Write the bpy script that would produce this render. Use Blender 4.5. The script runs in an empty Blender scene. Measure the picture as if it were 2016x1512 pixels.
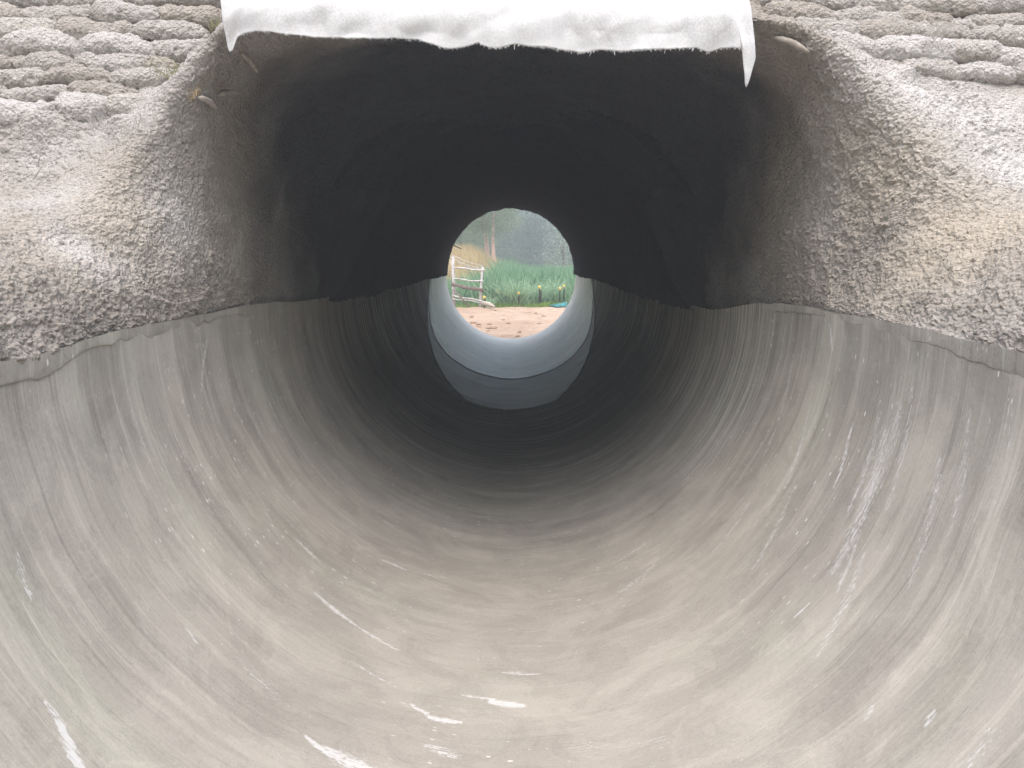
import bpy, math, random
import numpy as np
from mathutils import Vector, Matrix

rng = np.random.default_rng(7)
random.seed(7)
C = bpy.context.scene.collection
R = 1.2            # inner radius of the culvert, axis along +Y at z = 0
CAM_Z = 0.27
Y_END = 14.06      # far end of the culvert
F_PX, CX, CY = 1500.0, 1006.0, 756.0
PITCH = math.atan((756 - 510) / F_PX)
SINP, COSP = math.sin(PITCH), math.cos(PITCH)

# ------------------------------------------------------------------ helpers
def ray(px, py):
    a = (px - CX) / F_PX
    b = (CY - py) / F_PX
    return np.array([a, COSP + b * SINP, -SINP + b * COSP])

def at(px, py, y):
    d = ray(px, py)
    t = y / d[1]
    return np.array([d[0] * t, y, CAM_Z + d[2] * t])

def on_pipe(px, py, r=R):
    d = ray(px, py)
    A = d[0] ** 2 + d[2] ** 2
    B = 2 * CAM_Z * d[2]
    K = CAM_Z ** 2 - r * r
    t = (-B + math.sqrt(B * B - 4 * A * K)) / (2 * A)
    p = d * t
    p[2] += CAM_Z
    return p

def _h(ix, iy, iz, seed):
    n = (ix.astype(np.uint32) * np.uint32(374761393) + iy.astype(np.uint32) * np.uint32(668265263)
         + iz.astype(np.uint32) * np.uint32(2147483647) + np.uint32(seed * 974711 % 4294967295))
    n = (n ^ (n >> np.uint32(13))) * np.uint32(1274126177)
    n = n ^ (n >> np.uint32(16))
    n = n * np.uint32(2246822519)
    n = n ^ (n >> np.uint32(15))
    return (n & np.uint32(0xFFFFFF)).astype(np.float64) / 16777215.0

def vnoise(p, seed=0):
    """smooth value noise in 0..1 at points p (N,3)"""
    with np.errstate(over='ignore'):
        i = np.floor(p).astype(np.int64)
        f = p - i
        f = f * f * f * (f * (f * 6 - 15) + 10)
        i = i + 100000
        out = 0
        for dx in (0, 1):
            for dy in (0, 1):
                for dz in (0, 1):
                    w = (f[:, 0] if dx else 1 - f[:, 0]) * (f[:, 1] if dy else 1 - f[:, 1]) * (f[:, 2] if dz else 1 - f[:, 2])
                    out = out + w * _h(i[:, 0] + dx, i[:, 1] + dy, i[:, 2] + dz, seed)
    return out

def fbm(p, octaves=4, seed=0, gain=0.5):
    out, a, tot = 0, 1.0, 0.0
    for k in range(octaves):
        out = out + a * (vnoise(p * (2.03 ** k) + 17.3 * k, seed + k) - 0.5)
        tot += a
        a *= gain
    return out / tot * 2     # about -1..1

def smooth(a, b, x):
    t = np.clip((x - a) / (b - a), 0, 1)
    return t * t * (3 - 2 * t)

def mesh_obj(name, verts, faces, mat=None, parent=None, smooth_shade=True, loc=None):
    me = bpy.data.meshes.new(name)
    verts = np.asarray(verts, dtype=np.float32)
    if isinstance(faces, np.ndarray):
        n, k = faces.shape
        me.vertices.add(len(verts))
        me.vertices.foreach_set('co', verts.ravel())
        me.loops.add(n * k)
        me.polygons.add(n)
        me.loops.foreach_set('vertex_index', faces.astype(np.int32).ravel())
        me.polygons.foreach_set('loop_start', np.arange(0, n * k, k, dtype=np.int32))
        me.update(calc_edges=True)
        me.validate()
    else:
        me.from_pydata(verts.tolist(), [], faces)
    me.polygons.foreach_set('use_smooth', [smooth_shade] * len(me.polygons))
    if mat:
        me.materials.append(mat)
    o = bpy.data.objects.new(name, me)
    C.objects.link(o)
    if parent:
        o.parent = parent
    if loc is not None:
        o.location = loc
    return o

def grid_faces(nu, nv, close_u=False):
    """vertex index = iu*nv + iv"""
    iu = np.arange(nu if close_u else nu - 1)
    iv = np.arange(nv - 1)
    a, b = np.meshgrid(iu, iv, indexing='ij')
    a2 = (a + 1) % nu
    return np.stack([a * nv + b, a2 * nv + b, a2 * nv + b + 1, a * nv + b + 1], -1).reshape(-1, 4)

def normals_grid(P):
    du = np.gradient(P, axis=0)
    dv = np.gradient(P, axis=1)
    n = np.cross(du, dv)
    return n / (np.linalg.norm(n, axis=2, keepdims=True) + 1e-12)

def attr(o, name, vals):
    a = o.data.attributes.new(name, 'FLOAT', 'POINT')
    a.data.foreach_set('value', np.asarray(vals, dtype=np.float32).ravel())

def uv_from_vert(o, uv):
    lay = o.data.uv_layers.new(name='arc')
    idx = np.empty(len(o.data.loops), dtype=np.int32)
    o.data.loops.foreach_get('vertex_index', idx)
    lay.data.foreach_set('uv', np.asarray(uv, dtype=np.float32)[idx].ravel())

def tag(o, label=None, cat=None, group=None, kind=None):
    if label: o['label'] = label
    if cat: o['category'] = cat
    if group: o['group'] = group
    if kind: o['kind'] = kind
    return o

def empty(name, loc=(0, 0, 0)):
    o = bpy.data.objects.new(name, None)
    o.location = loc
    o.empty_display_size = 0.1
    C.objects.link(o)
    return o

def tube(pts, radii, n=8, cap=True, wob=0.0, seed=1):
    """tube along a polyline -> (verts, faces list)"""
    pts = [Vector(p) for p in pts]
    V, Fs = [], []
    r_ = random.Random(seed)
    for k, p in enumerate(pts):
        t = (pts[min(k + 1, len(pts) - 1)] - pts[max(k - 1, 0)]).normalized()
        ref = Vector((0, 0, 1)) if abs(t.z) < 0.9 else Vector((1, 0, 0))
        a = t.cross(ref).normalized()
        b = t.cross(a)
        rr = radii[k] if hasattr(radii, '__len__') else radii
        for j in range(n):
            ang = 2 * math.pi * j / n
            q = rr * (1 + wob * (r_.random() - 0.5))
            V.append(p + a * (q * math.cos(ang)) + b * (q * math.sin(ang)))
    for k in range(len(pts) - 1):
        for j in range(n):
            j2 = (j + 1) % n
            Fs.append((k * n + j, k * n + j2, (k + 1) * n + j2, (k + 1) * n + j))
    if cap:
        Fs.append(tuple(range(n - 1, -1, -1)))
        Fs.append(tuple((len(pts) - 1) * n + j for j in range(n)))
    return [tuple(v) for v in V], Fs

def join(parts):
    V, Fs = [], []
    for v, f in parts:
        o = len(V)
        V += list(v)
        Fs += [tuple(i + o for i in q) for q in f]
    return V, Fs

# ------------------------------------------------------------------ node helpers
class NT:
    def __init__(self, name):
        self.m = bpy.data.materials.new(name)
        self.m.use_nodes = True
        self.t = self.m.node_tree
        self.b = self.t.nodes['Principled BSDF']
        self.out = self.t.nodes['Material Output']
    def n(self, typ, **kw):
        nd = self.t.nodes.new(typ)
        for k, v in kw.items():
            setattr(nd, k, v)
        return nd
    def l(self, a, b):
        self.t.links.new(a, b)
    def val(self, x):
        return x
    def set(self, sock, v):
        if hasattr(v, 'is_output') or isinstance(v, bpy.types.NodeSocket):
            self.l(v, sock)
        else:
            sock.default_value = v
    def math(self, op, a, b=None, c=None, clamp=False):
        nd = self.n('ShaderNodeMath', operation=op, use_clamp=clamp)
        self.set(nd.inputs[0], a)
        if b is not None: self.set(nd.inputs[1], b)
        if c is not None: self.set(nd.inputs[2], c)
        return nd.outputs[0]
    def mix(self, fac, a, b, mode='MIX'):
        nd = self.n('ShaderNodeMix', data_type='RGBA', blend_type=mode)
        self.set(nd.inputs[0], fac)
        self.set(nd.inputs[6], a if not isinstance(a, tuple) else (*a, 1))
        self.set(nd.inputs[7], b if not isinstance(b, tuple) else (*b, 1))
        return nd.outputs[2]
    def ramp(self, v, lo, hi, a=0.0, b=1.0):
        nd = self.n('ShaderNodeMapRange', interpolation_type='SMOOTHSTEP')
        self.set(nd.inputs[0], v)
        nd.inputs[1].default_value = lo
        nd.inputs[2].default_value = hi
        nd.inputs[3].default_value = a
        nd.inputs[4].default_value = b
        return nd.outputs[0]
    def scalevec(self, vec, s, off=(0, 0, 0)):
        nd = self.n('ShaderNodeMapping')
        self.l(vec, nd.inputs[0])
        nd.inputs['Scale'].default_value = s
        nd.inputs['Location'].default_value = off
        return nd.outputs[0]
    def noise(self, vec, scale=1.0, detail=4, rough=0.55, dist=0.0, lac=2.0):
        nd = self.n('ShaderNodeTexNoise')
        if vec is not None: self.l(vec, nd.inputs['Vector'])
        nd.inputs['Scale'].default_value = scale
        nd.inputs['Detail'].default_value = detail
        nd.inputs['Roughness'].default_value = rough
        nd.inputs['Distortion'].default_value = dist
        return nd.outputs['Fac']
    def voro(self, vec, scale=1.0, feature='F1', out='Distance', rand=1.0):
        nd = self.n('ShaderNodeTexVoronoi', feature=feature)
        self.l(vec, nd.inputs['Vector'])
        nd.inputs['Scale'].default_value = scale
        nd.inputs['Randomness'].default_value = rand
        return nd.outputs[out]
    def attr(self, name, out='Fac'):
        nd = self.n('ShaderNodeAttribute', attribute_name=name)
        return nd.outputs[out]
    def bump(self, h, strength=0.5, dist=0.01, normal=None):
        nd = self.n('ShaderNodeBump')
        nd.inputs['Strength'].default_value = strength
        nd.inputs['Distance'].default_value = dist
        self.l(h, nd.inputs['Height'])
        if normal is not None: self.l(normal, nd.inputs['Normal'])
        return nd.outputs[0]
    def obj(self):
        return self.n('ShaderNodeTexCoord').outputs['Object']
    def finish(self, col=None, rough=None, normal=None, spec=None):
        if col is not None: self.set(self.b.inputs['Base Color'], col if not isinstance(col, tuple) else (*col, 1))
        if rough is not None: self.set(self.b.inputs['Roughness'], rough)
        if normal is not None: self.l(normal, self.b.inputs['Normal'])
        if spec is not None: self.b.inputs['Specular IOR Level'].default_value = spec
        return self.m

# ------------------------------------------------------------------ materials
def mat_plaster(name, cols, streak_amt=0.5, damp_shade_amt=0.0, scuff=True, rough=(0.66, 0.88), spec=0.2, bmp=0.3, dark=(0.035, 0.035, 0.036)):
    N = NT(name)
    uv = N.n('ShaderNodeUVMap', uv_map='arc').outputs[0]
    # warp so that the trowel strokes wander
    wob = N.noise(N.scalevec(uv, (0.9, 0.5, 1)), 1.0, 2)
    comb = N.n('ShaderNodeCombineXYZ')
    N.l(N.math('MULTIPLY', N.math('SUBTRACT', wob, 0.5), 0.16), comb.inputs[1])
    va = N.n('ShaderNodeVectorMath', operation='ADD')
    N.l(uv, va.inputs[0]); N.l(comb.outputs[0], va.inputs[1])
    w = va.outputs[0]
    broad = N.noise(N.scalevec(w, (0.7, 4.0, 1)), 1.0, 7, 0.62, 0.3)
    mid = N.noise(N.scalevec(w, (0.6, 20.0, 1), (3, 7, 0)), 1.0, 9, 0.74, 0.4)
    fine = N.noise(N.scalevec(w, (1.0, 110.0, 1), (9, 1, 0)), 1.0, 5, 0.65)
    patch = N.noise(N.scalevec(w, (1.1, 1.5, 1), (5, 2, 0)), 1.0, 4, 0.55, 0.5)
    patch2 = N.noise(N.scalevec(w, (1.0, 2.3, 1), (15, 22, 0)), 1.0, 3, 0.5, 0.6)
    cloud = N.noise(N.scalevec(w, (4.0, 6.0, 1), (1, 2, 0)), 1.0, 8, 0.68, 0.5)
    grain = N.noise(N.scalevec(uv, (1, 1.6, 1)), 75.0, 6, 0.8)
    skim = N.noise(N.scalevec(w, (3.2, 4.2, 1), (11, 4, 0)), 1.0, 7, 0.62, 0.9)
    col = N.mix(N.ramp(patch, 0.36, 0.66), cols[0], cols[1])
    col = N.mix(N.ramp(patch2, 0.5, 0.72, 0, 0.75), col, cols[2])
    col = N.mix(N.ramp(cloud, 0.55, 0.75, 0, 0.45), col, cols[3])
    # trowel strokes: hard-edged lighter and darker laps
    lap = N.ramp(broad, 0.5, 0.53)
    lap2 = N.ramp(mid, 0.55, 0.585)
    lap3 = N.ramp(mid, 0.40, 0.435, 1, 0)
    sepuv = N.n('ShaderNodeSeparateXYZ'); N.l(uv, sepuv.inputs[0])
    side = N.ramp(N.math('ABSOLUTE', sepuv.outputs[0]), 0.35, 1.6, 0.32, 1.4)      # long strokes on the walls, blotchy float finish at the bottom
    st = N.math('MULTIPLY_ADD', N.math('SUBTRACT', broad, 0.5), 0.45, 0.0)
    st = N.math('MULTIPLY_ADD', N.math('SUBTRACT', lap, 0.5), 0.10, st)
    st = N.math('MULTIPLY_ADD', lap2, 0.16, st)
    st = N.math('MULTIPLY_ADD', lap3, -0.15, st)
    st = N.math('MULTIPLY_ADD', N.math('SUBTRACT', fine, 0.5), 0.40, st)
    tone = N.math('MULTIPLY_ADD', N.math('MULTIPLY', st, side), streak_amt, 1.0)
    tone = N.math('MULTIPLY_ADD', N.math('SUBTRACT', cloud, 0.5), 0.30, tone)
    scr = N.noise(N.scalevec(w, (1.6, 300.0, 1), (21, 13, 0)), 1.0, 3, 0.6)
    scr = N.math('MULTIPLY', N.ramp(scr, 0.60, 0.68), N.ramp(N.noise(N.scalevec(w, (1.5, 3, 1), (31, 3, 0)), 1.0, 4, 0.6), 0.48, 0.62))
    tone = N.math('MULTIPLY_ADD', scr, 0.16, tone)
    tone = N.math('MULTIPLY_ADD', N.math('SUBTRACT', grain, 0.5), 0.6, tone)
    tone = N.math('MULTIPLY_ADD', N.ramp(skim, 0.535, 0.55), 0.075, tone)
    tone = N.math('MULTIPLY_ADD', N.ramp(skim, 0.44, 0.452, 1, 0), -0.065, tone)
    tv = N.n('ShaderNodeCombineXYZ')
    for k in range(3): N.l(tone, tv.inputs[k])
    col = N.mix(1.0, col, tv.outputs[0], 'MULTIPLY')
    if damp_shade_amt > 0:
        damp_shade = N.attr('damp_shade')
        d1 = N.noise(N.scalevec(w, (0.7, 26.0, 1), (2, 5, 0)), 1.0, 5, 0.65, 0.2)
        dm = N.math('MULTIPLY', damp_shade, N.ramp(d1, 0.40, 0.50), clamp=True)
        col = N.mix(N.math('MULTIPLY', dm, damp_shade_amt), col, dark)
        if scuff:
            col = N.mix(N.attr('deep_shade'), col, dark)
            lime = N.noise(N.scalevec(w, (0.5, 34.0, 1), (12, 15, 0)), 1.0, 6, 0.7, 0.2)
            col = N.mix(N.math('MULTIPLY', N.attr('lime'), N.ramp(lime, 0.47, 0.56)), col, (0.80, 0.77, 0.71))
    if scuff:
        sc = N.attr('scuff')
        brk = N.noise(N.scalevec(w, (6, 130, 1), (3, 3, 0)), 1.0, 5, 0.72)
        brk2 = N.noise(N.scalevec(uv, (1, 2, 1)), 55.0, 6, 0.78)
        bb = N.math('MULTIPLY_ADD', brk, 1.6, N.math('MULTIPLY_ADD', brk2, 2.0, -1.22))
        m = N.ramp(N.math('SUBTRACT', sc, bb), -0.06, 0.40)
        col = N.mix(N.math('MULTIPLY', m, 0.8), col, (0.70, 0.70, 0.70))
        # lime flecks, drawn out along the strokes
        vz = N.n('ShaderNodeTexVoronoi', voronoi_dimensions='2D'); N.l(N.scalevec(w, (17, 46, 1)), vz.inputs['Vector'])
        vz.inputs['Scale'].default_value = 1.0
        sep = N.n('ShaderNodeSeparateColor'); N.l(vz.outputs['Color'], sep.inputs[0])
        keep = N.ramp(sep.outputs[0], 0.84, 0.86)
        size = N.math('MULTIPLY_ADD', sep.outputs[1], 0.13, 0.03)
        fl = N.math('MULTIPLY', keep, N.math('LESS_THAN', vz.outputs['Distance'], size))
        where = N.ramp(N.noise(uv, 0.9, 2), 0.42, 0.62)
        col = N.mix(N.math('MULTIPLY', N.math('MULTIPLY', fl, where), 0.85), col, (0.78, 0.77, 0.74))
        vs_ = N.n('ShaderNodeTexVoronoi', voronoi_dimensions='2D'); N.l(N.scalevec(w, (70, 110, 1), (6, 3, 0)), vs_.inputs['Vector'])
        ss_ = N.n('ShaderNodeSeparateColor'); N.l(vs_.outputs['Color'], ss_.inputs[0])
        spl = N.math('MULTIPLY', N.math('GREATER_THAN', ss_.outputs[0], 0.72), N.math('LESS_THAN', vs_.outputs['Distance'], N.math('MULTIPLY_ADD', ss_.outputs[1], 0.22, 0.05)))
        spl = N.math('MULTIPLY', spl, N.ramp(N.noise(N.scalevec(uv, (1, 1, 1), (8, 8, 0)), 2.6, 3, 0.6), 0.53, 0.62))
        col = N.mix(N.math('MULTIPLY', spl, 0.75), col, (0.74, 0.73, 0.71))
        # dark pin holes
        vd = N.n('ShaderNodeTexVoronoi', voronoi_dimensions='2D'); N.l(N.scalevec(w, (34, 40, 1), (4, 8, 0)), vd.inputs['Vector'])
        sepd = N.n('ShaderNodeSeparateColor'); N.l(vd.outputs['Color'], sepd.inputs[0])
        hole = N.math('MULTIPLY', N.math('GREATER_THAN', sepd.outputs[0], 0.80), N.math('LESS_THAN', vd.outputs['Distance'], N.math('MULTIPLY_ADD', sepd.outputs[2], 0.12, 0.04)))
        where2 = N.ramp(N.noise(uv, 1.3, 2), 0.36, 0.46)
        hole = N.math('MULTIPLY', hole, where2)
        col = N.mix(N.math('MULTIPLY', hole, 0.75), col, (0.06, 0.055, 0.05))
    h = N.math('MULTIPLY_ADD', mid, 0.55, N.math('MULTIPLY', fine, 0.22))
    h = N.math('MULTIPLY_ADD', lap, 0.25, h)
    h = N.math('MULTIPLY_ADD', grain, 0.05, h)
    if scuff:
        h = N.math('MULTIPLY_ADD', hole, -0.5, h)
        h = N.math('MULTIPLY_ADD', m, 0.25, h)
    rr = N.ramp(mid, 0.35, 0.65, rough[0], rough[1])
    return N.finish(col, rr, N.bump(h, bmp, 0.012), spec)

def mat_shotcrete(name, dark=1.0):
    N = NT(name)
    o = N.obj()
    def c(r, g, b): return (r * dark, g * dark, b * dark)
    p1 = N.noise(o, 1.1, 4, 0.55, 0.4)
    p2 = N.noise(N.scalevec(o, (1, 1, 1), (7, 3, 1)), 1.6, 4, 0.6, 0.5)
    p3 = N.noise(N.scalevec(o, (1, 1, 1), (2, 9, 4)), 2.2, 4, 0.6, 0.4)
    g1 = N.noise(o, 60, 4, 0.7)
    g2 = N.noise(o, 190, 3, 0.7)
    v1 = N.voro(o, 90)
    col = N.mix(N.ramp(p1, 0.35, 0.65), c(0.40, 0.362, 0.325), c(0.465, 0.418, 0.365))
    col = N.mix(N.ramp(p2, 0.48, 0.70, 0, 0.45), col, c(0.61, 0.585, 0.56))
    col = N.mix(N.ramp(p3, 0.52, 0.74, 0, 0.6), col, c(0.36, 0.325, 0.30))
    pale = N.attr('pale')
    col = N.mix(N.math('MULTIPLY', pale, N.ramp(p3, 0.3, 0.55, 0.6, 1.0)), col, c(0.70, 0.68, 0.67))
    ochre = N.attr('ochre')
    col = N.mix(N.math('MULTIPLY', ochre, 0.75), col, c(0.54, 0.47, 0.375))
    clay = N.ramp(N.noise(N.scalevec(o, (1, 1, 1), (1, 5, 8)), 3.0, 3), 0.68, 0.74, 0, 0.5)
    col = N.mix(N.math('MULTIPLY', clay, N.attr('bank')), col, c(0.60, 0.38, 0.26))
    t = N.math('MULTIPLY_ADD', N.math('SUBTRACT', g1, 0.5), 0.75, 1.0)
    t = N.math('MULTIPLY_ADD', N.math('SUBTRACT', g2, 0.5), 0.6, t)
    tv = N.n('ShaderNodeCombineXYZ')
    for k in range(3): N.l(t, tv.inputs[k])
    col = N.mix(1.0, col, tv.outputs[0], 'MULTIPLY')
    low = N.attr('coarse_shade')
    col = N.mix(N.math('MULTIPLY', low, N.ramp(p2, 0.62, 0.40, 0.2, 0.6)), col, c(0.30, 0.272, 0.248))  # coarse spray tone with the lower face's shade painted in
    shade_mask = N.attr('damp_shade')
    col = N.mix(N.math('MULTIPLY', shade_mask, 0.92), col, N.mix(g1, (0.028, 0.034, 0.050), (0.052, 0.060, 0.082)))  # blue-black blend paints the shade of mouth and vault
    v2 = N.voro(o, 45)
    h = N.math('MULTIPLY_ADD', g2, 0.35, N.math('MULTIPLY', g1, 1.0))
    h = N.math('MULTIPLY_ADD', v1, -0.9, h)
    h = N.math('MULTIPLY_ADD', v2, -0.7, h)
    return N.finish(col, 0.93, N.bump(h, 0.95, 0.013), 0.15)

def mat_simple(name, a, b, scale=20, rough=0.8, bump=0.3, stretch=(1, 1, 1), dist=0.01, spec=0.3):
    N = NT(name)
    o = N.scalevec(N.obj(), stretch)
    n1 = N.noise(o, scale, 5, 0.6)
    n2 = N.noise(o, scale * 6, 3, 0.6)
    col = N.mix(N.ramp(n1, 0.3, 0.7), a, b)
    t = N.math('MULTIPLY_ADD', N.math('SUBTRACT', n2, 0.5), 0.5, 1.0)
    tv = N.n('ShaderNodeCombineXYZ')
    for k in range(3): N.l(t, tv.inputs[k])
    col = N.mix(1.0, col, tv.outputs[0], 'MULTIPLY')
    return N.finish(col, rough, N.bump(n1, bump, dist), spec)

def mat_leaf(name, a, b, rough=0.6, trans=0.42):
    """foliage: tint attribute picks the shade of each blade or leaf"""
    N = NT(name)
    t = N.attr('tint')
    col = N.mix(t, a, b)
    N.finish(col, rough, None, 0.3)
    tr = N.n('ShaderNodeBsdfTranslucent')
    N.l(col, tr.inputs[0])
    mx = N.n('ShaderNodeMixShader')
    mx.inputs[0].default_value = trans
    N.l(N.b.outputs[0], mx.inputs[1]); N.l(tr.outputs[0], mx.inputs[2])
    N.l(mx.outputs[0], N.out.inputs[0])
    return N.m

M_plaster = mat_plaster('grey_plaster', [(0.352, 0.328, 0.292), (0.400, 0.373, 0.330), (0.376, 0.371, 0.316), (0.440, 0.413, 0.372)], 0.75, 0.9)
M_patch = mat_plaster('damp_plaster', [(0.24, 0.238, 0.24), (0.30, 0.297, 0.30), (0.27, 0.267, 0.27), (0.34, 0.337, 0.34)], 1.2, 0.45, False, (0.40, 0.62), 0.32, 0.22)
M_fresh = mat_plaster('fresh_plaster', [(0.82, 0.79, 0.76), (0.87, 0.845, 0.82), (0.78, 0.75, 0.72), (0.88, 0.855, 0.83)], 0.35, 1.0, False, (0.30, 0.46), 0.5, 0.06, (0.10, 0.095, 0.09))
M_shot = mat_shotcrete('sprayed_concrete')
M_shot_in = mat_shotcrete('sprayed_concrete_lining', 0.4)  # darker copy of the sprayed concrete, vault shade in its colour
M_wood_white = mat_simple('weathered_white_timber', (0.42, 0.40, 0.38), (0.72, 0.70, 0.68), 9, 0.85, 0.4, (1, 1, 1))
M_wood_dark = mat_simple('dark_timber', (0.12, 0.09, 0.08), (0.24, 0.19, 0.17), 12, 0.9)
M_wood_log = mat_simple('pale_log', (0.42, 0.36, 0.30), (0.58, 0.52, 0.46), 10, 0.9)
M_bark = mat_simple('red_bark', (0.58, 0.34, 0.28), (0.78, 0.58, 0.50), 6, 0.9, 0.5, (1, 1, 0.2))
M_bark_grey = mat_simple('grey_bark', (0.10, 0.085, 0.075), (0.22, 0.19, 0.17), 6, 0.9, 0.5, (1, 1, 0.2))
M_stick = mat_simple('dusty_stick', (0.38, 0.33, 0.28), (0.55, 0.50, 0.45), 30, 0.9)
M_post = mat_simple('black_stake', (0.02, 0.025, 0.025), (0.04, 0.045, 0.04), 20, 0.6)
M_cap = mat_simple('yellow_cap', (0.75, 0.55, 0.10), (0.80, 0.62, 0.18), 20, 0.5, 0.05)
M_tarp = mat_simple('teal_tarp', (0.03, 0.20, 0.22), (0.10, 0.36, 0.38), 8, 0.5, 0.2)
M_rod = mat_simple('dark_rod', (0.03, 0.03, 0.03), (0.06, 0.055, 0.05), 20, 0.7)
M_reed = mat_leaf('reed_green', (0.07, 0.22, 0.11), (0.40, 0.60, 0.36))
M_clump = mat_leaf('reed_clump_green', (0.10, 0.26, 0.14), (0.52, 0.70, 0.48))
M_dry = mat_leaf('dry_grass', (0.56, 0.42, 0.20), (0.82, 0.66, 0.38))
M_grass = mat_leaf('short_green_grass', (0.16, 0.32, 0.06), (0.42, 0.60, 0.16))
M_leaf = mat_leaf('gum_leaf', (0.08, 0.15, 0.08), (0.36, 0.44, 0.28))
M_leaf2 = mat_leaf('silver_leaf', (0.12, 0.17, 0.14), (0.75, 0.80, 0.76))
M_leaf3 = mat_leaf('dark_leaf', (0.04, 0.075, 0.065), (0.13, 0.19, 0.16))
M_weed = mat_leaf('weed_green', (0.20, 0.22, 0.10), (0.42, 0.42, 0.24))
M_deadweed = mat_leaf('dusty_weed', (0.42, 0.40, 0.37), (0.62, 0.60, 0.57))

def mat_cloth():
    N = NT('white_geotextile')
    o = N.obj()
    big = N.noise(o, 2.6, 4, 0.6, 0.4)
    spk = N.noise(o, 140, 4, 0.75)
    spk2 = N.noise(N.scalevec(o, (1, 1, 1), (3, 1, 2)), 260, 3, 0.7)
    dust = N.ramp(N.attr('dust'), 0, 1)
    col = N.mix(N.ramp(big, 0.35, 0.65), (0.70, 0.70, 0.71), (0.77, 0.77, 0.785))
    dm = N.math('MULTIPLY', N.math('MULTIPLY', N.ramp(spk, 0.42, 0.56), N.ramp(big, 0.40, 0.62, 0.45, 1.0)), dust)
    col = N.mix(N.math('MULTIPLY', dm, 0.5), col, (0.50, 0.49, 0.485))
    h = N.math('MULTIPLY_ADD', spk, 0.8, N.math('MULTIPLY', spk2, 0.4))
    N.finish(col, 0.9, N.bump(h, 0.2, 0.003), 0.15)
    return N.m
M_cloth = mat_cloth()

def mat_dirt():
    N = NT('bare_dirt')
    o = N.obj()
    a = N.noise(o, 0.5, 5, 0.6, 0.5)
    b = N.noise(N.scalevec(o, (1, 2.2, 1)), 2.4, 6, 0.68, 0.4)
    g = N.noise(o, 14, 5, 0.7)
    col = N.mix(N.ramp(a, 0.35, 0.65), (0.43, 0.305, 0.225), (0.53, 0.405, 0.31))
    col = N.mix(N.ramp(b, 0.54, 0.70, 0, 0.75), col, (0.54, 0.42, 0.32))
    col = N.mix(N.ramp(b, 0.34, 0.46, 0.7, 0), col, (0.30, 0.19, 0.13))
    dk = N.ramp(N.noise(N.scalevec(o, (1, 1.8, 1), (3, 3, 3)), 5.0, 5, 0.7), 0.60, 0.68, 0, 0.7)
    col = N.mix(dk, col, (0.17, 0.11, 0.085))
    col = N.mix(N.attr('green'), col, N.mix(g, (0.05, 0.08, 0.03), (0.14, 0.17, 0.07)))
    t = N.math('MULTIPLY_ADD', N.math('SUBTRACT', g, 0.5), 0.7, 1.0)
    tv = N.n('ShaderNodeCombineXYZ')
    for k in range(3): N.l(t, tv.inputs[k])
    col = N.mix(1.0, col, tv.outputs[0], 'MULTIPLY')
    return N.finish(col, 0.95, N.bump(N.math('ADD', g, b), 0.8, 0.04), 0.15)
M_dirt = mat_dirt()

# ================================================================== CULVERT
culvert = empty('culvert', (0, 0, 0))
tag(culvert, 'long round concrete culvert with smooth plastered invert and rough sprayed crown', 'culvert')

def edge_drop(y, side):
    """height of the plaster / sprayed-concrete boundary above the spring line"""
    y = np.asarray(y, dtype=float)
    p = np.stack([y * 1.4, np.full_like(y, 3.0 if side < 0 else 8.0), np.zeros_like(y)], -1)
    d = 0.018 * fbm(p, 4, 3)
    d += (0.014 * fbm(p * 9, 3, 5) + 0.022 * fbm(p * 30, 2, 6)) * smooth(4.4, 6, y)
    if side > 0:
        d += -0.06 * smooth(3.6, 4.8, y) * (1 - smooth(7.0, 9.5, y)) + 0.05 * (1 - smooth(3.0, 4.5, y)) - 0.02 * (1 - smooth(1.7, 2.4, y))
    else:
        d += -0.02 * smooth(4.5, 6, y) * (1 - smooth(8, 10, y)) + 0.03 * (1 - smooth(3.6, 5, y)) - 0.035 * (1 - smooth(1.6, 2.4, y))
    return d

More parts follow.
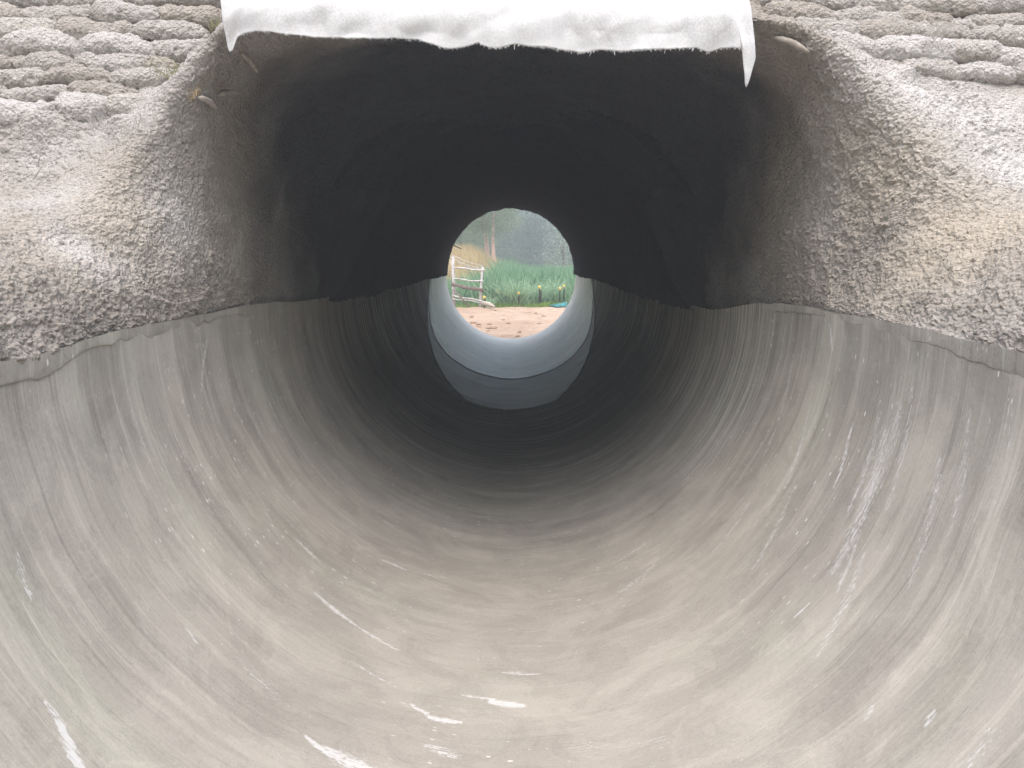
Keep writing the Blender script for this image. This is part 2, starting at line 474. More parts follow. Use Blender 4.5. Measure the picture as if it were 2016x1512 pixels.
STROKES = [  # photo scuffs laid on the pipe wall: two ends, half width (m), strength
    (622, 1168, 700, 1228, .020, 1.0), (700, 1228, 785, 1278, .013, .95), (750, 1100, 800, 1120, .017, .95), (800, 1120, 880, 1137, .012, .85),
    (580, 1060, 628, 1105, .022, .75), (690, 1300, 780, 1352, .013, .75), (905, 1368, 975, 1378, .012, .85), (965, 1382, 1030, 1390, .024, 1.15),
    (808, 1385, 850, 1408, .013, .95), (845, 1410, 905, 1420, .020, 1.1), (600, 1452, 650, 1492, .013, 1.1), (640, 1480, 735, 1520, .045, .95),
    (838, 1468, 900, 1492, .035, .75), (990, 1322, 1062, 1326, .016, .85), (85, 1380, 128, 1440, .014, .9), (112, 1420, 165, 1530, .020, 1.1),
    (720, 1000, 795, 1048, .016, .7), (1120, 1056, 1208, 1006, .014, .7), (1208, 1108, 1282, 1060, .022, .72), (1215, 1170, 1290, 1110, .040, .66),
    (1560, 1215, 1592, 1185, .010, .95), (1640, 1120, 1742, 850, .060, .74), (1700, 1000, 1770, 800, .07, .66), (1636, 640, 1640, 690, .014, .95),
    (1640, 960, 1678, 830, .016, .9), (396, 770, 412, 655, .018, .80), (412, 840, 430, 900, .010, .7), (555, 745, 575, 830, .014, .72),
    (1452, 650, 1400, 830, .03, .66), (1505, 640, 1440, 860, .026, .70), (1545, 640, 1505, 790, .022, .74), (1400, 900, 1340, 960, .03, .64),
    (1990, 770, 1965, 1000, .04, .48), (365, 1238, 388, 1268, .012, .9), (950, 1074, 1050, 1078, .02, .66), (1690, 1050, 1640, 1180, .015, .85),
    (640, 880, 680, 930, .03, .6), (520, 1000, 560, 1080, .018, .55), (1180, 930, 1225, 900, .018, .66), (700, 880, 760, 950, .014, .6),
    (1560, 700, 1500, 900, .022, .70), (1600, 760, 1545, 960, .028, .68), (1730, 810, 1665, 1010, .03, .70), (1795, 760, 1745, 1000, .028, .66),
    (1850, 900, 1790, 1150, .03, .66), (1905, 800, 1870, 1050, .03, .62), (1560, 960, 1480, 1120, .026, .68), (1480, 980, 1400, 1090, .022, .68), (1700, 1090, 1610, 1290, .03, .68),
    (1420, 760, 1350, 900, .02, .66), (1380, 700, 1330, 830, .018, .66), (330, 800, 420, 1010, .02, .60), (480, 720, 520, 880, .014, .62), (250, 760, 300, 920, .03, .56),
    (1465, 615, 1455, 700, .02, .75), (1425, 612, 1415, 690, .02, .7), (1330, 600, 1325, 650, .03, .7), (1250, 590, 1248, 640, .05, .66),
    (1820, 1430, 1840, 1400, .012, .9), (1700, 1420, 1722, 1390, .012, .9), (1905, 1512, 1960, 1440, .05, .55), (60, 1180, 30, 1080, .02, .6),
    (470, 1300, 560, 1390, .06, .50), (330, 1060, 400, 1180, .03, .5), (1120, 1470, 1300, 1460, .08, .45), (400, 760, 420, 830, .012, .85),
]

def tnoise(u, v, su, sv, seed, octv=4):
    return fbm(np.stack([u * su, v * sv, np.zeros_like(u)], -1), octv, seed)

# --- plastered lower half, from beside the camera to the far patches
ys = [-0.9]
while ys[-1] < 12.2:
    ys.append(ys[-1] + 0.0085 * max(0.9, ys[-1] * 0.55))
ys = np.array(ys)
nt = 420
U = np.linspace(-1, 1, nt)
TH = np.empty((nt, len(ys)))
al = np.arcsin(np.clip(edge_drop(ys, -1) / R, -0.2, 0.2))
ar = np.arcsin(np.clip(edge_drop(ys, 1) / R, -0.2, 0.2))
lo = -(math.pi / 2 + al + 0.02)
hi = (math.pi / 2 + ar + 0.02)
TH = lo[None, :] + (U[:, None] + 1) / 2 * (hi - lo)[None, :]
YY = np.repeat(ys[None, :], nt, 0)
uu, vv = (TH * R).ravel(), YY.ravel()
rr = R + 0.007 * tnoise(uu, vv, 0.35, 2.6, 11) + 0.0035 * tnoise(uu, vv, 0.6, 9, 13) + 0.004 * tnoise(uu, vv, 2.0, 2.0, 14)
P = np.stack([rr * np.sin(uu / R), vv, -rr * np.cos(uu / R)], -1)
lining = mesh_obj('invert_lining', P, grid_faces(nt, len(ys))[:, ::-1], M_plaster, culvert)
uv_from_vert(lining, np.stack([uu, vv], -1))
sc = np.zeros(len(uu))
for (x0, y0, x1, y1, hw, st) in STROKES:
    a, b = on_pipe(x0, y0), on_pipe(x1, y1)
    ua, ub = math.atan2(a[0], -a[2]) * R, math.atan2(b[0], -b[2]) * R
    va, vb = a[1], b[1]
    du, dv = ub - ua, vb - va
    L2 = du * du + dv * dv + 1e-9
    t = np.clip(((uu - ua) * du + (vv - va) * dv) / L2, 0, 1)
    dist = np.hypot(uu - ua - t * du, vv - va - t * dv)
    wv = hw * (0.55 + 0.45 * np.sin(np.pi * np.clip(t * 0.9 + 0.05, 0, 1)))
    sc = np.maximum(sc, st * np.exp(-(dist / wv) ** 2))
attr(lining, 'scuff', sc)
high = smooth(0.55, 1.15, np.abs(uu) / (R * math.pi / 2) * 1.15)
damp_shade = smooth(4.0, 6.3, vv) * (0.85 + 0.15 * high)  # dark damp streaks, also painting in the shade deeper along the tunnel
attr(lining, 'damp_shade', damp_shade)
topd = math.pi / 2 * R - np.abs(uu)
lim = smooth(3.9, 6.5, vv) * (1 - smooth(0.12, 0.75, topd + 0.25 * tnoise(uu, vv, 0.5, 5, 19))) * 1.0
lim = np.maximum(lim, 0.55 * smooth(3.2, 3.8, vv) * (1 - smooth(4.6, 5.6, vv)) * (uu > 0) * (1 - smooth(0.3, 1.1, topd)))
attr(lining, 'lime', lim)
attr(lining, 'deep_shade', 0.62 * smooth(4.2, 6.6, vv + 0.5 * tnoise(uu, vv, .7, 1.2, 17)) * (1 - high))  # floor colour darkened with depth, painted tunnel shade

# --- thin mortar fillets troweled under the sprayed edge on both sides
for side in (-1, 1):
    yv = np.linspace(0.7, 3.5, 700)
    e = edge_drop(yv, side)
    pn = np.stack([yv * 2.2, np.full_like(yv, side * 5.0), yv * 0], -1)
    hgt = np.clip(0.010 + 0.024 * fbm(pn, 3, 15) + 0.010 * fbm(pn * 9, 3, 16) + 0.03 * (1 - smooth(1.4, 2.3, yv)), 0.002, 0.1)
    q = np.linspace(0, 1, 14)
    zz = e[:, None] + 0.03 - (hgt + 0.03)[:, None] * q[None, :]
    lift = 0.0055 * np.sqrt(1 - q ** 3)[None, :] * np.ones((len(yv), 1)) - 0.012 * (q > 0.99)[None, :]
    lift = lift + 0.002 * fbm(np.stack([np.repeat(yv, 14) * 14, zz.ravel() * 25, zz.ravel() * 0], -1), 3, 18).reshape(zz.shape)
    th_ = np.arcsin(np.clip(zz / R, -1, 1))
    rr_ = R - lift + 0.002
    Pm = np.stack([side * rr_ * np.cos(th_), np.repeat(yv[:, None], 14, 1), rr_ * np.sin(th_)], -1).reshape(-1, 3)
    fc_ = grid_faces(len(yv), 14)
    fil = mesh_obj('mortar_fillet', Pm, fc_ if side > 0 else fc_[:, ::-1], M_plaster, culvert)
    uv_from_vert(fil, np.stack([(side * (math.pi / 2 + th_) * R).ravel() + 3.3, np.repeat(yv, 14) + 1.7], -1))
    for nm in ('scuff', 'damp_shade', 'deep_shade', 'lime'): attr(fil, nm, np.zeros(len(Pm)))

# --- rough sprayed lining over the crown, with its own thickness
na, ny = 300, 620
A0 = np.linspace(-0.004, math.pi + 0.004, na)         # angle measured from the right spring line over the crown
def start_y(a):
    deg = np.degrees(np.minimum(a, math.pi - a))
    return np.interp(deg, [-5, 0, 8, 20, 45, 70, 90], [3.9, 4.0, 4.3, 4.6, 4.9, 4.95, 4.95])
tt = np.linspace(0, 1, ny) ** 1.15
AA = np.repeat(A0[:, None], ny, 1)
sy = start_y(A0)
YL = sy[:, None] + (Y_END + 0.02 - sy)[:, None] * tt[None, :]
yl = YL.ravel()
dl, dr = edge_drop(yl, -1), edge_drop(yl, 1)
aa = AA.ravel()
tr_ = np.clip(aa / math.pi, 0, 1)
off = (dr * (1 - tr_) ** 6 + -dl * tr_ ** 6) / R     # edges follow the plaster line
aa2 = aa + off
Pn = np.stack([np.cos(aa2) * R, yl, np.sin(aa2) * R], -1)
rough_d = 0.020 * fbm(Pn * 4.5, 3, 21) + 0.020 * np.abs(fbm(Pn * 16, 3, 24)) + 0.010 * fbm(Pn * 45, 2, 27)
thick = 0.014 + 0.03 * smooth(9, 13.5, yl) + rough_d - 0.09 * (1 - smooth(0, 1.6, (yl - np.repeat(sy[:, None], ny, 1).ravel())))
endrim = smooth(Y_END - 0.5, Y_END, yl)
thick = thick + endrim * 0.02 * fbm(Pn * 7, 3, 31) - 0.02 * endrim * np.sin(np.clip(aa, 0, math.pi))
rl = R - thick
P = np.stack([rl * np.cos(aa2), yl + endrim * 0.03 * fbm(Pn * 9, 2, 33), rl * np.sin(aa2)], -1)
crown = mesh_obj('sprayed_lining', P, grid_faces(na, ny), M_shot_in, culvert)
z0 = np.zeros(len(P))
attr(crown, 'pale', z0); attr(crown, 'ochre', z0); attr(crown, 'bank', z0); attr(crown, 'damp_shade', z0 + 0.95)  # vault colour darkened all over to deepen its shade
sm = crown.modifiers.new('thickness', 'SOLIDIFY'); sm.thickness = 0.12; sm.offset = 1.0 if True else -1
# outward side check: face normals of this grid point to the axis, so the shell grows away from it
sm.offset = -1

# --- two later plaster coats in the far invert, each with a feathered leading lip
def far_coat(name, mat, th_max, edge, y_end, t, seed, lift=0.0):
    nth, nyy = 260, 200
    th = np.linspace(-th_max, th_max, nth)
    e = edge(np.degrees(np.abs(th)))
    e = e + 0.05 * fbm(np.stack([th * 4, np.full(nth, seed * 1.0), np.zeros(nth)], -1), 4, seed)
    e = e + 0.02 * fbm(np.stack([th * 40, np.full(nth, seed * 2.0), np.zeros(nth)], -1), 3, seed + 1)
    k = np.linspace(0, 1, nyy) ** 1.4
    Y = e[:, None] + (y_end - e)[:, None] * k[None, :]
    T = np.repeat(th[:, None], nyy, 1)
    y, q = Y.ravel(), T.ravel()
    into = np.clip((Y - e[:, None]).ravel() / 0.05, 0, 1)
    r = R + 0.012 - (t + 0.012) * np.sqrt(into) + 0.004 * tnoise(q * R, y, 0.4, 4, seed + 3)
    r = r + (0.05 * smooth(0.0, 1, (np.abs(q) - th_max * 0.97) / (th_max * 0.03)) if lift else 0)
    o = mesh_obj(name, np.stack([r * np.sin(q), y, -r * np.cos(q)], -1), grid_faces(nth, nyy)[:, ::-1], mat, culvert)
    uv_from_vert(o, np.stack([q * R, y], -1))
    into2 = np.clip((Y - e[:, None]).ravel() / 1.1, 0, 1)
    attr(o, 'damp_shade', (1 - smooth(0, 0.45, into2)) * 0.55 * (0.4 + 0.6 * smooth(-0.3, 0.3, tnoise(q * R, y, 3, 6, seed + 9))) + 0.03)
    return o
far_coat('end_coat', M_fresh, math.pi / 2 + 0.02, lambda d: np.interp(d, [0, 40, 52, 60, 75, 90], [9.25, 9.3, 9.5, 9.85, 10.7, 11.35]), Y_END, 0.015, 41)
far_coat('middle_coat', M_patch, math.radians(80), lambda d: np.interp(d, [0, 22, 35, 46, 60, 80], [7.3, 7.4, 7.9, 8.5, 9.5, 10.9]), 11.6, 0.008, 51, 0.05)

# --- outer end collar of the pipe at the far side (seen only from beyond)
nr = 96
ring = []
for k in range(nr):
    a = 2 * math.pi * k / nr
    for (r, y) in ((1.215, Y_END - 0.02), (1.34, Y_END - 0.02), (1.34, Y_END - 0.5), (1.215, Y_END - 0.5)):
        ring.append((r * math.cos(a), y, r * math.sin(a)))
fc = []
for k in range(nr):
    for j in range(4):
        k2, j2 = (k + 1) % nr, (j + 1) % 4
        fc.append((k * 4 + j, k * 4 + j2, k2 * 4 + j2, k2 * 4 + j))
collar = mesh_obj('end_collar', ring, fc, M_shot_in, culvert, False)
for nm in ('pale', 'ochre', 'bank', 'damp_shade'): attr(collar, nm, np.zeros(len(ring)))
# underside shell so that the lower half has a real body
nth = 60
sh = []
for yv in (-0.9, Y_END - 0.5):
    for k in range(nth + 1):
        a = math.pi + math.pi * k / nth
        sh.append((1.30 * math.cos(a), yv, 1.30 * math.sin(a)))
shell = mesh_obj('pipe_shell', sh, [(k, k + 1, nth + 2 + k, nth + 1 + k) for k in range(nth)], M_shot_in, culvert)
for nm in ('pale', 'ochre', 'bank'): attr(shell, nm, np.zeros(len(sh)))

# ================================================================== HEADWALL
Lf = [  # rows from beside the camera up to the crown; columns: inner edge, face, crest, bank, bank, bank
    [(1.200, -1.0, 0.00), (1.27, -1.0, .12), (1.42, -1.0, .28), (1.70, -1.0, .31), (2.4, -1.0, .31), (6.0, -1.0, .31)],
    [(1.200, 0.90, 0.00), (1.27, 1.00, .12), (1.42, 1.15, .28), (1.70, 1.25, .31), (2.4, 1.30, .31), (6.0, 1.3, .31)],
    [(1.200, 1.60, 0.00), (1.265, 1.75, .15), (1.45, 2.00, .31), (1.75, 2.20, .34), (2.4, 2.35, .38), (6.0, 2.4, .38)],
    [(1.200, 2.10, 0.00), (1.255, 2.25, .18), (1.45, 2.45, .38), (1.72, 2.68, .47), (2.4, 2.76, .52), (6.0, 2.8, .52)],
    [(1.200, 2.70, 0.00), (1.23, 2.78, .27), (1.36, 2.70, .56), (1.62, 2.95, .74), (2.3, 3.01, .82), (6.0, 3.03, .82)],
    [(1.200, 3.20, 0.00), (1.20, 3.15, .40), (1.25, 2.87, .78), (1.42, 3.13, .97), (2.2, 3.23, 1.10), (6.0, 3.25, 1.12)],
    [(1.205, 5.0, -0.02), (1.19, 3.55, .60), (1.15, 2.95, .97), (1.26, 3.30, 1.16), (2.0, 3.48, 1.40), (6.0, 3.58, 1.52)],
    [(0.862, 6.10, 0.862), (1.08, 3.75, .98), (1.02, 2.98, 1.11), (1.07, 3.40, 1.32), (1.6, 3.75, 1.80), (5.0, 3.95, 2.05)],
    [(0.417, 6.10, 1.145), (0.60, 3.75, 1.20), (0.62, 3.00, 1.15), (0.62, 3.26, 1.37), (.80, 3.66, 1.85), (2.2, 4.1, 2.45)],
    [(0.00, 6.10, 1.22), (0.0, 3.75, 1.22), (0.0, 3.00, 1.16), (0.0, 3.26, 1.38), (0.0, 3.64, 1.85), (0.0, 4.1, 2.5)],
]
Rt = [[list(p) for p in row] for row in Lf]
for j in range(len(Rt)):        # the right wing stands a little higher and wider than the left
    w = math.sin(math.pi * min(1, (j - 1) / 6.0)) if 1 <= j < 8 else 0
    Rt[j][2][0] += 0.10 * w; Rt[j][2][2] += 0.055 * w
    Rt[j][1][0] += 0.05 * w
    Rt[j][3][0] += 0.10 * w; Rt[j][3][2] += 0.04 * w
rows = [[(-x, y, z) for x, y, z in r] for r in Lf] + [[tuple(p) for p in r] for r in Rt[-2::-1]]
K = np.array(rows)            # (17, 6, 3)

def catmull(Pc, t):
    """Pc (n, ...) control points, t in 0..n-1 -> interpolated"""
    n = len(Pc)
    i = np.clip(np.floor(t).astype(int), 0, n - 2)
    f = (t - i).reshape((-1,) + (1,) * (Pc.ndim - 1))
    g = lambda k: Pc[np.clip(k, 0, n - 1)]
    p0, p1, p2, p3 = g(i - 1), g(i), g(i + 1), g(i + 2)
    p0 = np.where((i == 0).reshape(f.shape), 2 * p1 - p2, p0)
    p3 = np.where((i == n - 2).reshape(f.shape), 2 * p2 - p1, p3)
    return 0.5 * (2 * p1 + (p2 - p0) * f + (2 * p0 - 5 * p1 + 4 * p2 - p3) * f ** 2 + (3 * p1 - p0 - 3 * p2 + p3) * f ** 3)

NU, NV = 3020, 330
tu = np.concatenate([np.linspace(0, 1, 160, endpoint=False), np.linspace(1, 17, NU - 320, endpoint=False), np.linspace(17, 18, 160)])
seg = [(0, 1, 130), (1, 2, 130), (2, 3, 80), (3, 4, 60), (4, 5, 30)]
tv = np.concatenate([np.linspace(a, b, n, endpoint=False) for a, b, n in seg] + [[5.0]])
NV = len(tv)
S = catmull(K, tu)                          # (NU, 6, 3)
S = catmull(S.transpose(1, 0, 2), tv).transpose(1, 0, 2)   # (NU, NV, 3)
nrm = normals_grid(S)
if nrm[NU // 2, 200, 1] > 0: nrm = -nrm     # outward = toward the camera side
flat = S.reshape(-1, 3)
nf = nrm.reshape(-1, 3)
tvf = np.repeat(tv[None, :], NU, 0).ravel()
tuf = np.repeat(tu[:, None], NV, 1).ravel()
bankm = smooth(2.3, 3.0, tvf)
facem = smooth(0.02, 0.25, tvf)
lump = 0.030 * fbm(flat * 3.2, 3, 61) + 0.016 * fbm(flat * 9, 3, 64)
pitn = fbm(flat * 34, 3, 67)
gran = (0.0048 * fbm(flat * 42, 3, 71) + 0.0062 * fbm(flat * 100, 2, 74) - 0.024 * np.clip(pitn - 0.22, 0, 0.5)
        + 0.015 * np.clip(fbm(flat * 30, 2, 76) - 0.30, 0, 0.5))
coarse_shade = 0.6 + 0.8 * smooth(-0.25, 0.35, fbm(flat * 1.7, 2, 77))
# buried sandbags: soft pillow shapes pushing through the sprayed concrete on the bank
bz = flat[:, 2] + 0.03 * fbm(flat * 2.0, 2, 81)
rowi = np.floor(bz / 0.085)
bx = flat[:, 0] / 0.29 + 0.5 * (rowi % 2) + 0.37 * np.sin(rowi * 3.1)
fx = np.abs((bx - np.floor(bx)) - 0.5) * 2
fz = np.abs((bz / 0.085 - rowi) - 0.5) * 2
pillow = np.sqrt(np.clip(1 - fx ** 4, 0, 1)) * np.sqrt(np.clip(1 - fz ** 2.5, 0, 1))
bury = bankm * (0.25 + 0.75 * smooth(-0.2, 0.4, fbm(flat * 1.3, 2, 84)))
disp = (lump * (0.4 + 0.6 * facem) + gran * coarse_shade * (0.35 + 0.65 * facem) + 0.032 * (pillow - 0.6) * bury)
for (hx_, hy_, dy_, rr1, dep) in ((285, 262, 2.98, .045, .09), (250, 252, 2.98, .03, .05), (85, 246, 2.95, .05, .05), (125, 196, 3.0, .035, .045), (1768, 158, 3.08, .03, .045), (1690, 140, 3.1, .02, .04), (60, 455, 2.5, .05, .05), (1960, 395, 2.6, .04, .04)):
    c_ = at(hx_, hy_, dy_)
    d_ = (flat - c_) * np.array([0.55, 0.5, 1.0])
    disp = disp - dep * np.exp(-(np.linalg.norm(d_, axis=1) / rr1) ** 2)
disp = disp + 0.012 * (1 - facem)            # stands proud of the plaster along the line
inner = 1 - smooth(0.0, 0.06, tvf)
H = flat + nf * (disp * (1 - 0.35 * inner))[:, None]
# the bottom edge of the sprayed concrete follows the plaster line
drop_l, drop_r = edge_drop(flat[:, 1], -1), edge_drop(flat[:, 1], 1)
sidew = np.where(flat[:, 0] < 0, drop_l, drop_r)
lowm = (1 - smooth(0.0, 0.5, tvf)) * (1 - smooth(0.0, 0.2, np.abs(flat[:, 2]) - 0.2))
H[:, 2] += (sidew - 0.012 - 0.018 * smooth(3.4, 4.2, flat[:, 1])) * lowm
headwall = mesh_obj('headwall', H, grid_faces(NU, NV), M_shot)
tag(headwall, 'rough sprayed concrete headwall flaring around the culvert mouth', 'headwall')
pale = smooth(0.05, 0.5, fbm(flat * 1.6 + 5, 3, 91)) * (0.35 + 0.4 * bankm)
def blob(px, py, y, r):
    c = at(px, py, y)
    d = np.linalg.norm(flat - c, axis=1)
    return np.exp(-(d / r) ** 2)
pale = np.maximum(pale, 0.9 * blob(130, 500, 2.4, .10))
pale = np.maximum(pale, 0.8 * blob(400, 440, 2.9, .14))
for q in ((1900, 230, 2.95), (1980, 330, 2.75), (1800, 200, 2.95), (2000, 200, 2.9)):
    pale = np.maximum(pale, 0.85 * blob(*q, .25))
for q in ((200, 200, 2.95), (60, 260, 2.85), (60, 400, 2.6)):
    pale = np.maximum(pale, 0.55 * blob(*q, .2))
och = np.zeros(len(flat))
for q in ((1700, 330, 2.8), (1850, 440, 2.5), (1650, 300, 2.9), (1950, 480, 2.35), (1780, 500, 2.5)):
    och = np.maximum(och, 0.85 * blob(*q, .2))
for q in ((60, 540, 2.3), (250, 400, 2.6)):
    och = np.maximum(och, 0.5 * blob(*q, .15))
attr(headwall, 'pale', np.clip(pale, 0, 1)); attr(headwall, 'ochre', np.clip(och, 0, 1)); attr(headwall, 'bank', bankm)
hx, hy, hz = flat[:, 0], flat[:, 1], flat[:, 2]
inside = smooth(-0.75, 0.55, hy - (4.45 - 0.95 * hz) + 0.45 * fbm(flat * 2.2, 4, 95)) * (1 - smooth(1.2, 2.1, tvf))  # shade of the mouth recess painted into the colour, growing inward
attr(headwall, 'damp_shade', inside)
attr(headwall, 'coarse_shade', (1 - smooth(0.55, 1.5, tvf + 0.35 * fbm(flat * 3, 3, 97))) * (1 - 0.8 * blob(400, 440, 2.9, .14)))  # lower face darkened in colour: coarser spray tone plus painted shade

# ================================================================== SANDBAGS on the bank
def bank_point(px, py, off=0.0):
    d = ray(px, py)
    # plane y = 2.50 + 0.65 z
    t = (2.50 + off + 0.65 * CAM_Z) / (d[1] - 0.65 * d[2])
    p = d * t
    p[2] += CAM_Z
    return p
bank_n = Vector((0, -1, 0.65)).normalized()
bank_up = Vector((0, 0.65, 1)).normalized()
ROWS_L = [  # ordered from the sheet outward, (centre x, centre y, width, height, tilt deg)
    ('row above the picture', [(400, -32, 125, 34, 3), (275, -30, 130, 36, -2), (140, -34, 130, 34, 2), (15, -30, 120, 36, 0)]),
    ('top row', [(395, 4, 118, 38, 4), (285, 4, 120, 36, -3), (165, 10, 132, 38, 2), (45, 8, 118, 40, -2)]),
    ('second row', [(375, 40, 122, 36, 6), (255, 38, 126, 38, 5), (118, 42, 142, 36, -4), (-12, 44, 124, 36, 0)]),
    ('third row', [(338, 74, 138, 36, 5), (196, 73, 146, 40, 4), (52, 74, 140, 44, -3)]),
    ('fourth row', [(362, 105, 118, 34, 2), (234, 104, 142, 38, 5), (84, 103, 152, 42, 1), (-45, 108, 100, 38, 0)]),
    ('fifth row', [(405, 141, 92, 28, -8), (318, 136, 70, 26, 2), (228, 134, 132, 36, -2), (95, 132, 130, 32, 4), (-25, 132, 100, 34, 0)]),
    ('sixth row', [(292, 163, 128, 32, -3), (160, 160, 130, 32, 3), (30, 162, 122, 34, -2)]),
    ('seventh row', [(205, 190, 128, 34, 4), (70, 192, 136, 34, -5)]),
    ('lowest row', [(272, 226, 112, 44, 16), (170, 218, 104, 42, 10), (52, 228, 124, 40, -6)]),
]
ROWS_R = [
    ('row above the picture', [(1560, -28, 130, 34, -3), (1690, -30, 132, 36, 2), (1822, -28, 128, 34, -2), (1950, -26, 126, 36, 0)]),
    ('top row', [(1548, 6, 92, 26, -6), (1622, 14, 142, 34, 4), (1760, 18, 140, 36, 2), (1872, 24, 122, 34, 6), (1975, 22, 112, 38, 3)]),
    ('second row', [(1570, 37, 122, 34, 8), (1670, 42, 96, 30, 2), (1742, 48, 86, 26, -2), (1815, 48, 98, 32, 4), (1962, 54, 124, 36, -3), (1890, 56, 66, 26, 5)]),
    ('third row', [(1533, 56, 42, 26, 10), (1614, 70, 148, 34, 6), (1728, 74, 126, 42, 4), (1803, 72, 46, 30, -4), (1855, 78, 100, 34, 2), (1935, 78, 52, 32, 4), (2000, 86, 96, 36, 6)]),
    ('fourth row', [(1646, 106, 138, 42, 5), (1790, 112, 156, 42, 2), (1908, 110, 112, 40, 6), (1985, 124, 84, 34, 8)]),
    ('lowest row', [(1690, 142, 130, 34, 4), (1815, 146, 126, 34, -3), (1935, 150, 120, 34, 4)]),
]
ORD = ['nearest the sheet', 'second from the sheet', 'third from the sheet', 'fourth from the sheet', 'fifth from the sheet', 'sixth from the sheet', 'seventh from the sheet', 'eighth from the sheet', 'ninth from the sheet', 'tenth from the sheet']
def bag_mesh(w, h, d, seed):
    nu, nv = 64, 44
    s = np.linspace(-1, 1, nu)
    a = np.linspace(0, 2 * np.pi, nv, endpoint=False)
    prof = np.sqrt(np.clip(1 - np.abs(s) ** 3.2, 0, 1)) * 0.97 + 0.03
    sg = np.random.default_rng(seed)
    bend = sg.uniform(-0.10, 0.10) * h * 4
    ca, sa = np.cos(a), np.sin(a)
    cx = np.sign(ca) * np.abs(ca) ** 0.85
    sx = np.sign(sa) * np.abs(sa) ** 0.85
    X = np.repeat(s[:, None] * w / 2, nv, 1)
    Yv = prof[:, None] * cx[None, :] * h / 2 + (bend * (s ** 2 - 0.4))[:, None]
    Z = prof[:, None] * sx[None, :] * d / 2
    P = np.stack([X, Yv, Z], -1).reshape(-1, 3)
    n = np.stack([X * 0.12 / w, prof[:, None] * cx[None, :], prof[:, None] * sx[None, :]], -1).reshape(-1, 3)
    n /= np.linalg.norm(n, axis=1, keepdims=True) + 1e-9
    q = P + seed * 3.7
    e = 0.016 * fbm(q * 8, 2, 5) + 0.006 * fbm(q * 36, 2, 6) + 0.005 * fbm(q * 85, 2, 8) - 0.02 * np.clip(fbm(q * 30, 2, 9) - .3, 0, .5)
    return P + n * e[:, None], grid_faces(nu, nv).copy(), nu, nv
def closed_faces(nu, nv):
    f = []
    for i in range(nu - 1):
        for j in range(nv):
            f.append((i * nv + j, i * nv + (j + 1) % nv, (i + 1) * nv + (j + 1) % nv, (i + 1) * nv + j))
    return np.array(f)[:, ::-1]
bagno = 0
for side, table in (('left', ROWS_L), ('right', ROWS_R)):
    for rname, bags in table:
        sg_ = -1 if side == 'left' else 1
        bags = sorted(bags, key=lambda q: sg_ * q[0])
        for _k in range(3):          # the rows run on past the edge of the photograph
            lx, ly, lw, lh, lt = bags[-1]
            nw = 118 + (bagno * 7 + _k * 13) % 24
            bags.append((lx + sg_ * (lw + nw) * 0.48, ly + (3 if _k % 2 else -2), nw, 36, (bagno + _k * 3) % 7 - 3))
        for k, (cx, cy, wpx, hpx, tilt) in enumerate(bags):
            bagno += 1
            p = bank_point(cx, cy)
            sc_ = p[1] / F_PX
            w, h = wpx * sc_ * 1.13, hpx * sc_ * 1.33
            d = h * 1.0
            V, _, nu, nv = bag_mesh(w, h, d, bagno)
            sink = 0.10 * d if rname not in ('lowest row', 'seventh row') else 0.06 * d
            o = mesh_obj('sandbag', V, closed_faces(nu, nv), M_shot)
            X = Vector((1, 0, 0)); Yv = bank_up; Z = bank_n
            rot = Matrix((X, Yv, Z)).transposed() @ Matrix.Rotation(-math.radians(tilt), 3, 'Z')
            o.matrix_world = Matrix.Translation(Vector(p) + bank_n * sink) @ rot.to_4x4()
            n_ = len(V)
            pal = max(0, min(1, 0.30 + 0.16 * math.sin(bagno * 2.4) + (0.2 if rname in ('lowest row', 'fourth row') else -0.1)))
            attr(o, 'pale', np.full(n_, pal)); attr(o, 'ochre', np.full(n_, 0.15 * (bagno % 3 == 0))); attr(o, 'bank', np.zeros(n_))
            tag(o, f'dusty grey sandbag {side} of the white sheet, {rname}, {ORD[k]}', 'sandbag', 'sandbags stacked on the bank above the culvert')

# ================================================================== WHITE SHEET over the mouth
BOT = [(437, 84), (441, 94), (448, 92), (458, 66), (475, 60), (520, 66), (560, 69), (620, 72), (700, 72), (760, 70), (820, 71), (850, 82), (885, 90), (915, 88), (940, 82),
       (962, 92), (980, 95), (1010, 88), (1040, 92), (1070, 92), (1110, 95), (1150, 99), (1180, 93), (1230, 96), (1300, 94), (1370, 93), (1395, 103), (1420, 94),
       (1445, 97), (1464, 100), (1469, 118), (1466, 148), (1465, 176), (1470, 166), (1478, 136), (1482, 118)]
bx_ = np.array([b[0] for b in BOT], float); by_ = np.array([b[1] for b in BOT], float)
ns, ntt = 360, 90
arc = np.concatenate([[0], np.cumsum(np.hypot(np.diff(bx_), np.diff(by_) * 0.4))]); arc /= arc[-1]
s = np.linspace(0, 1, ns)
bpx, bpyv = np.interp(s, arc, bx_), np.interp(s, arc, by_)
bpyv = bpyv + 1.6 * fbm(np.stack([s * 160, s * 0, s * 0], -1), 3, 3)
topx = 437 + 1028 * s
V = np.zeros((ns, ntt, 3))
Yb = 2.86
for i in range(ns):
    b = at(bpx[i], bpyv[i], Yb)
    tp = at(topx[i], -16, 2.93)
    up = np.array([tp[0] * 1.02, 3.30, 1.62])
    for j in range(ntt):
        t = j / (ntt - 1)
        # drape: hangs at the front, then lies back over the bank
        q = t / 0.45
        if q <= 1:
            V[i, j] = b * (1 - q) + tp * q
        else:
            q2 = (q - 1) / (1 / 0.45 - 1)
            V[i, j] = tp * (1 - q2) + up * q2
        V[i, j, 1] -= 0.035 * math.sin(math.pi * min(1, t / 0.6)) ** 1.2
fl = V.reshape(-1, 3)
tcl = np.repeat(np.linspace(0, 1, ntt)[None, :], ns, 0).ravel()
scl = np.repeat(s[:, None], ntt, 1).ravel()
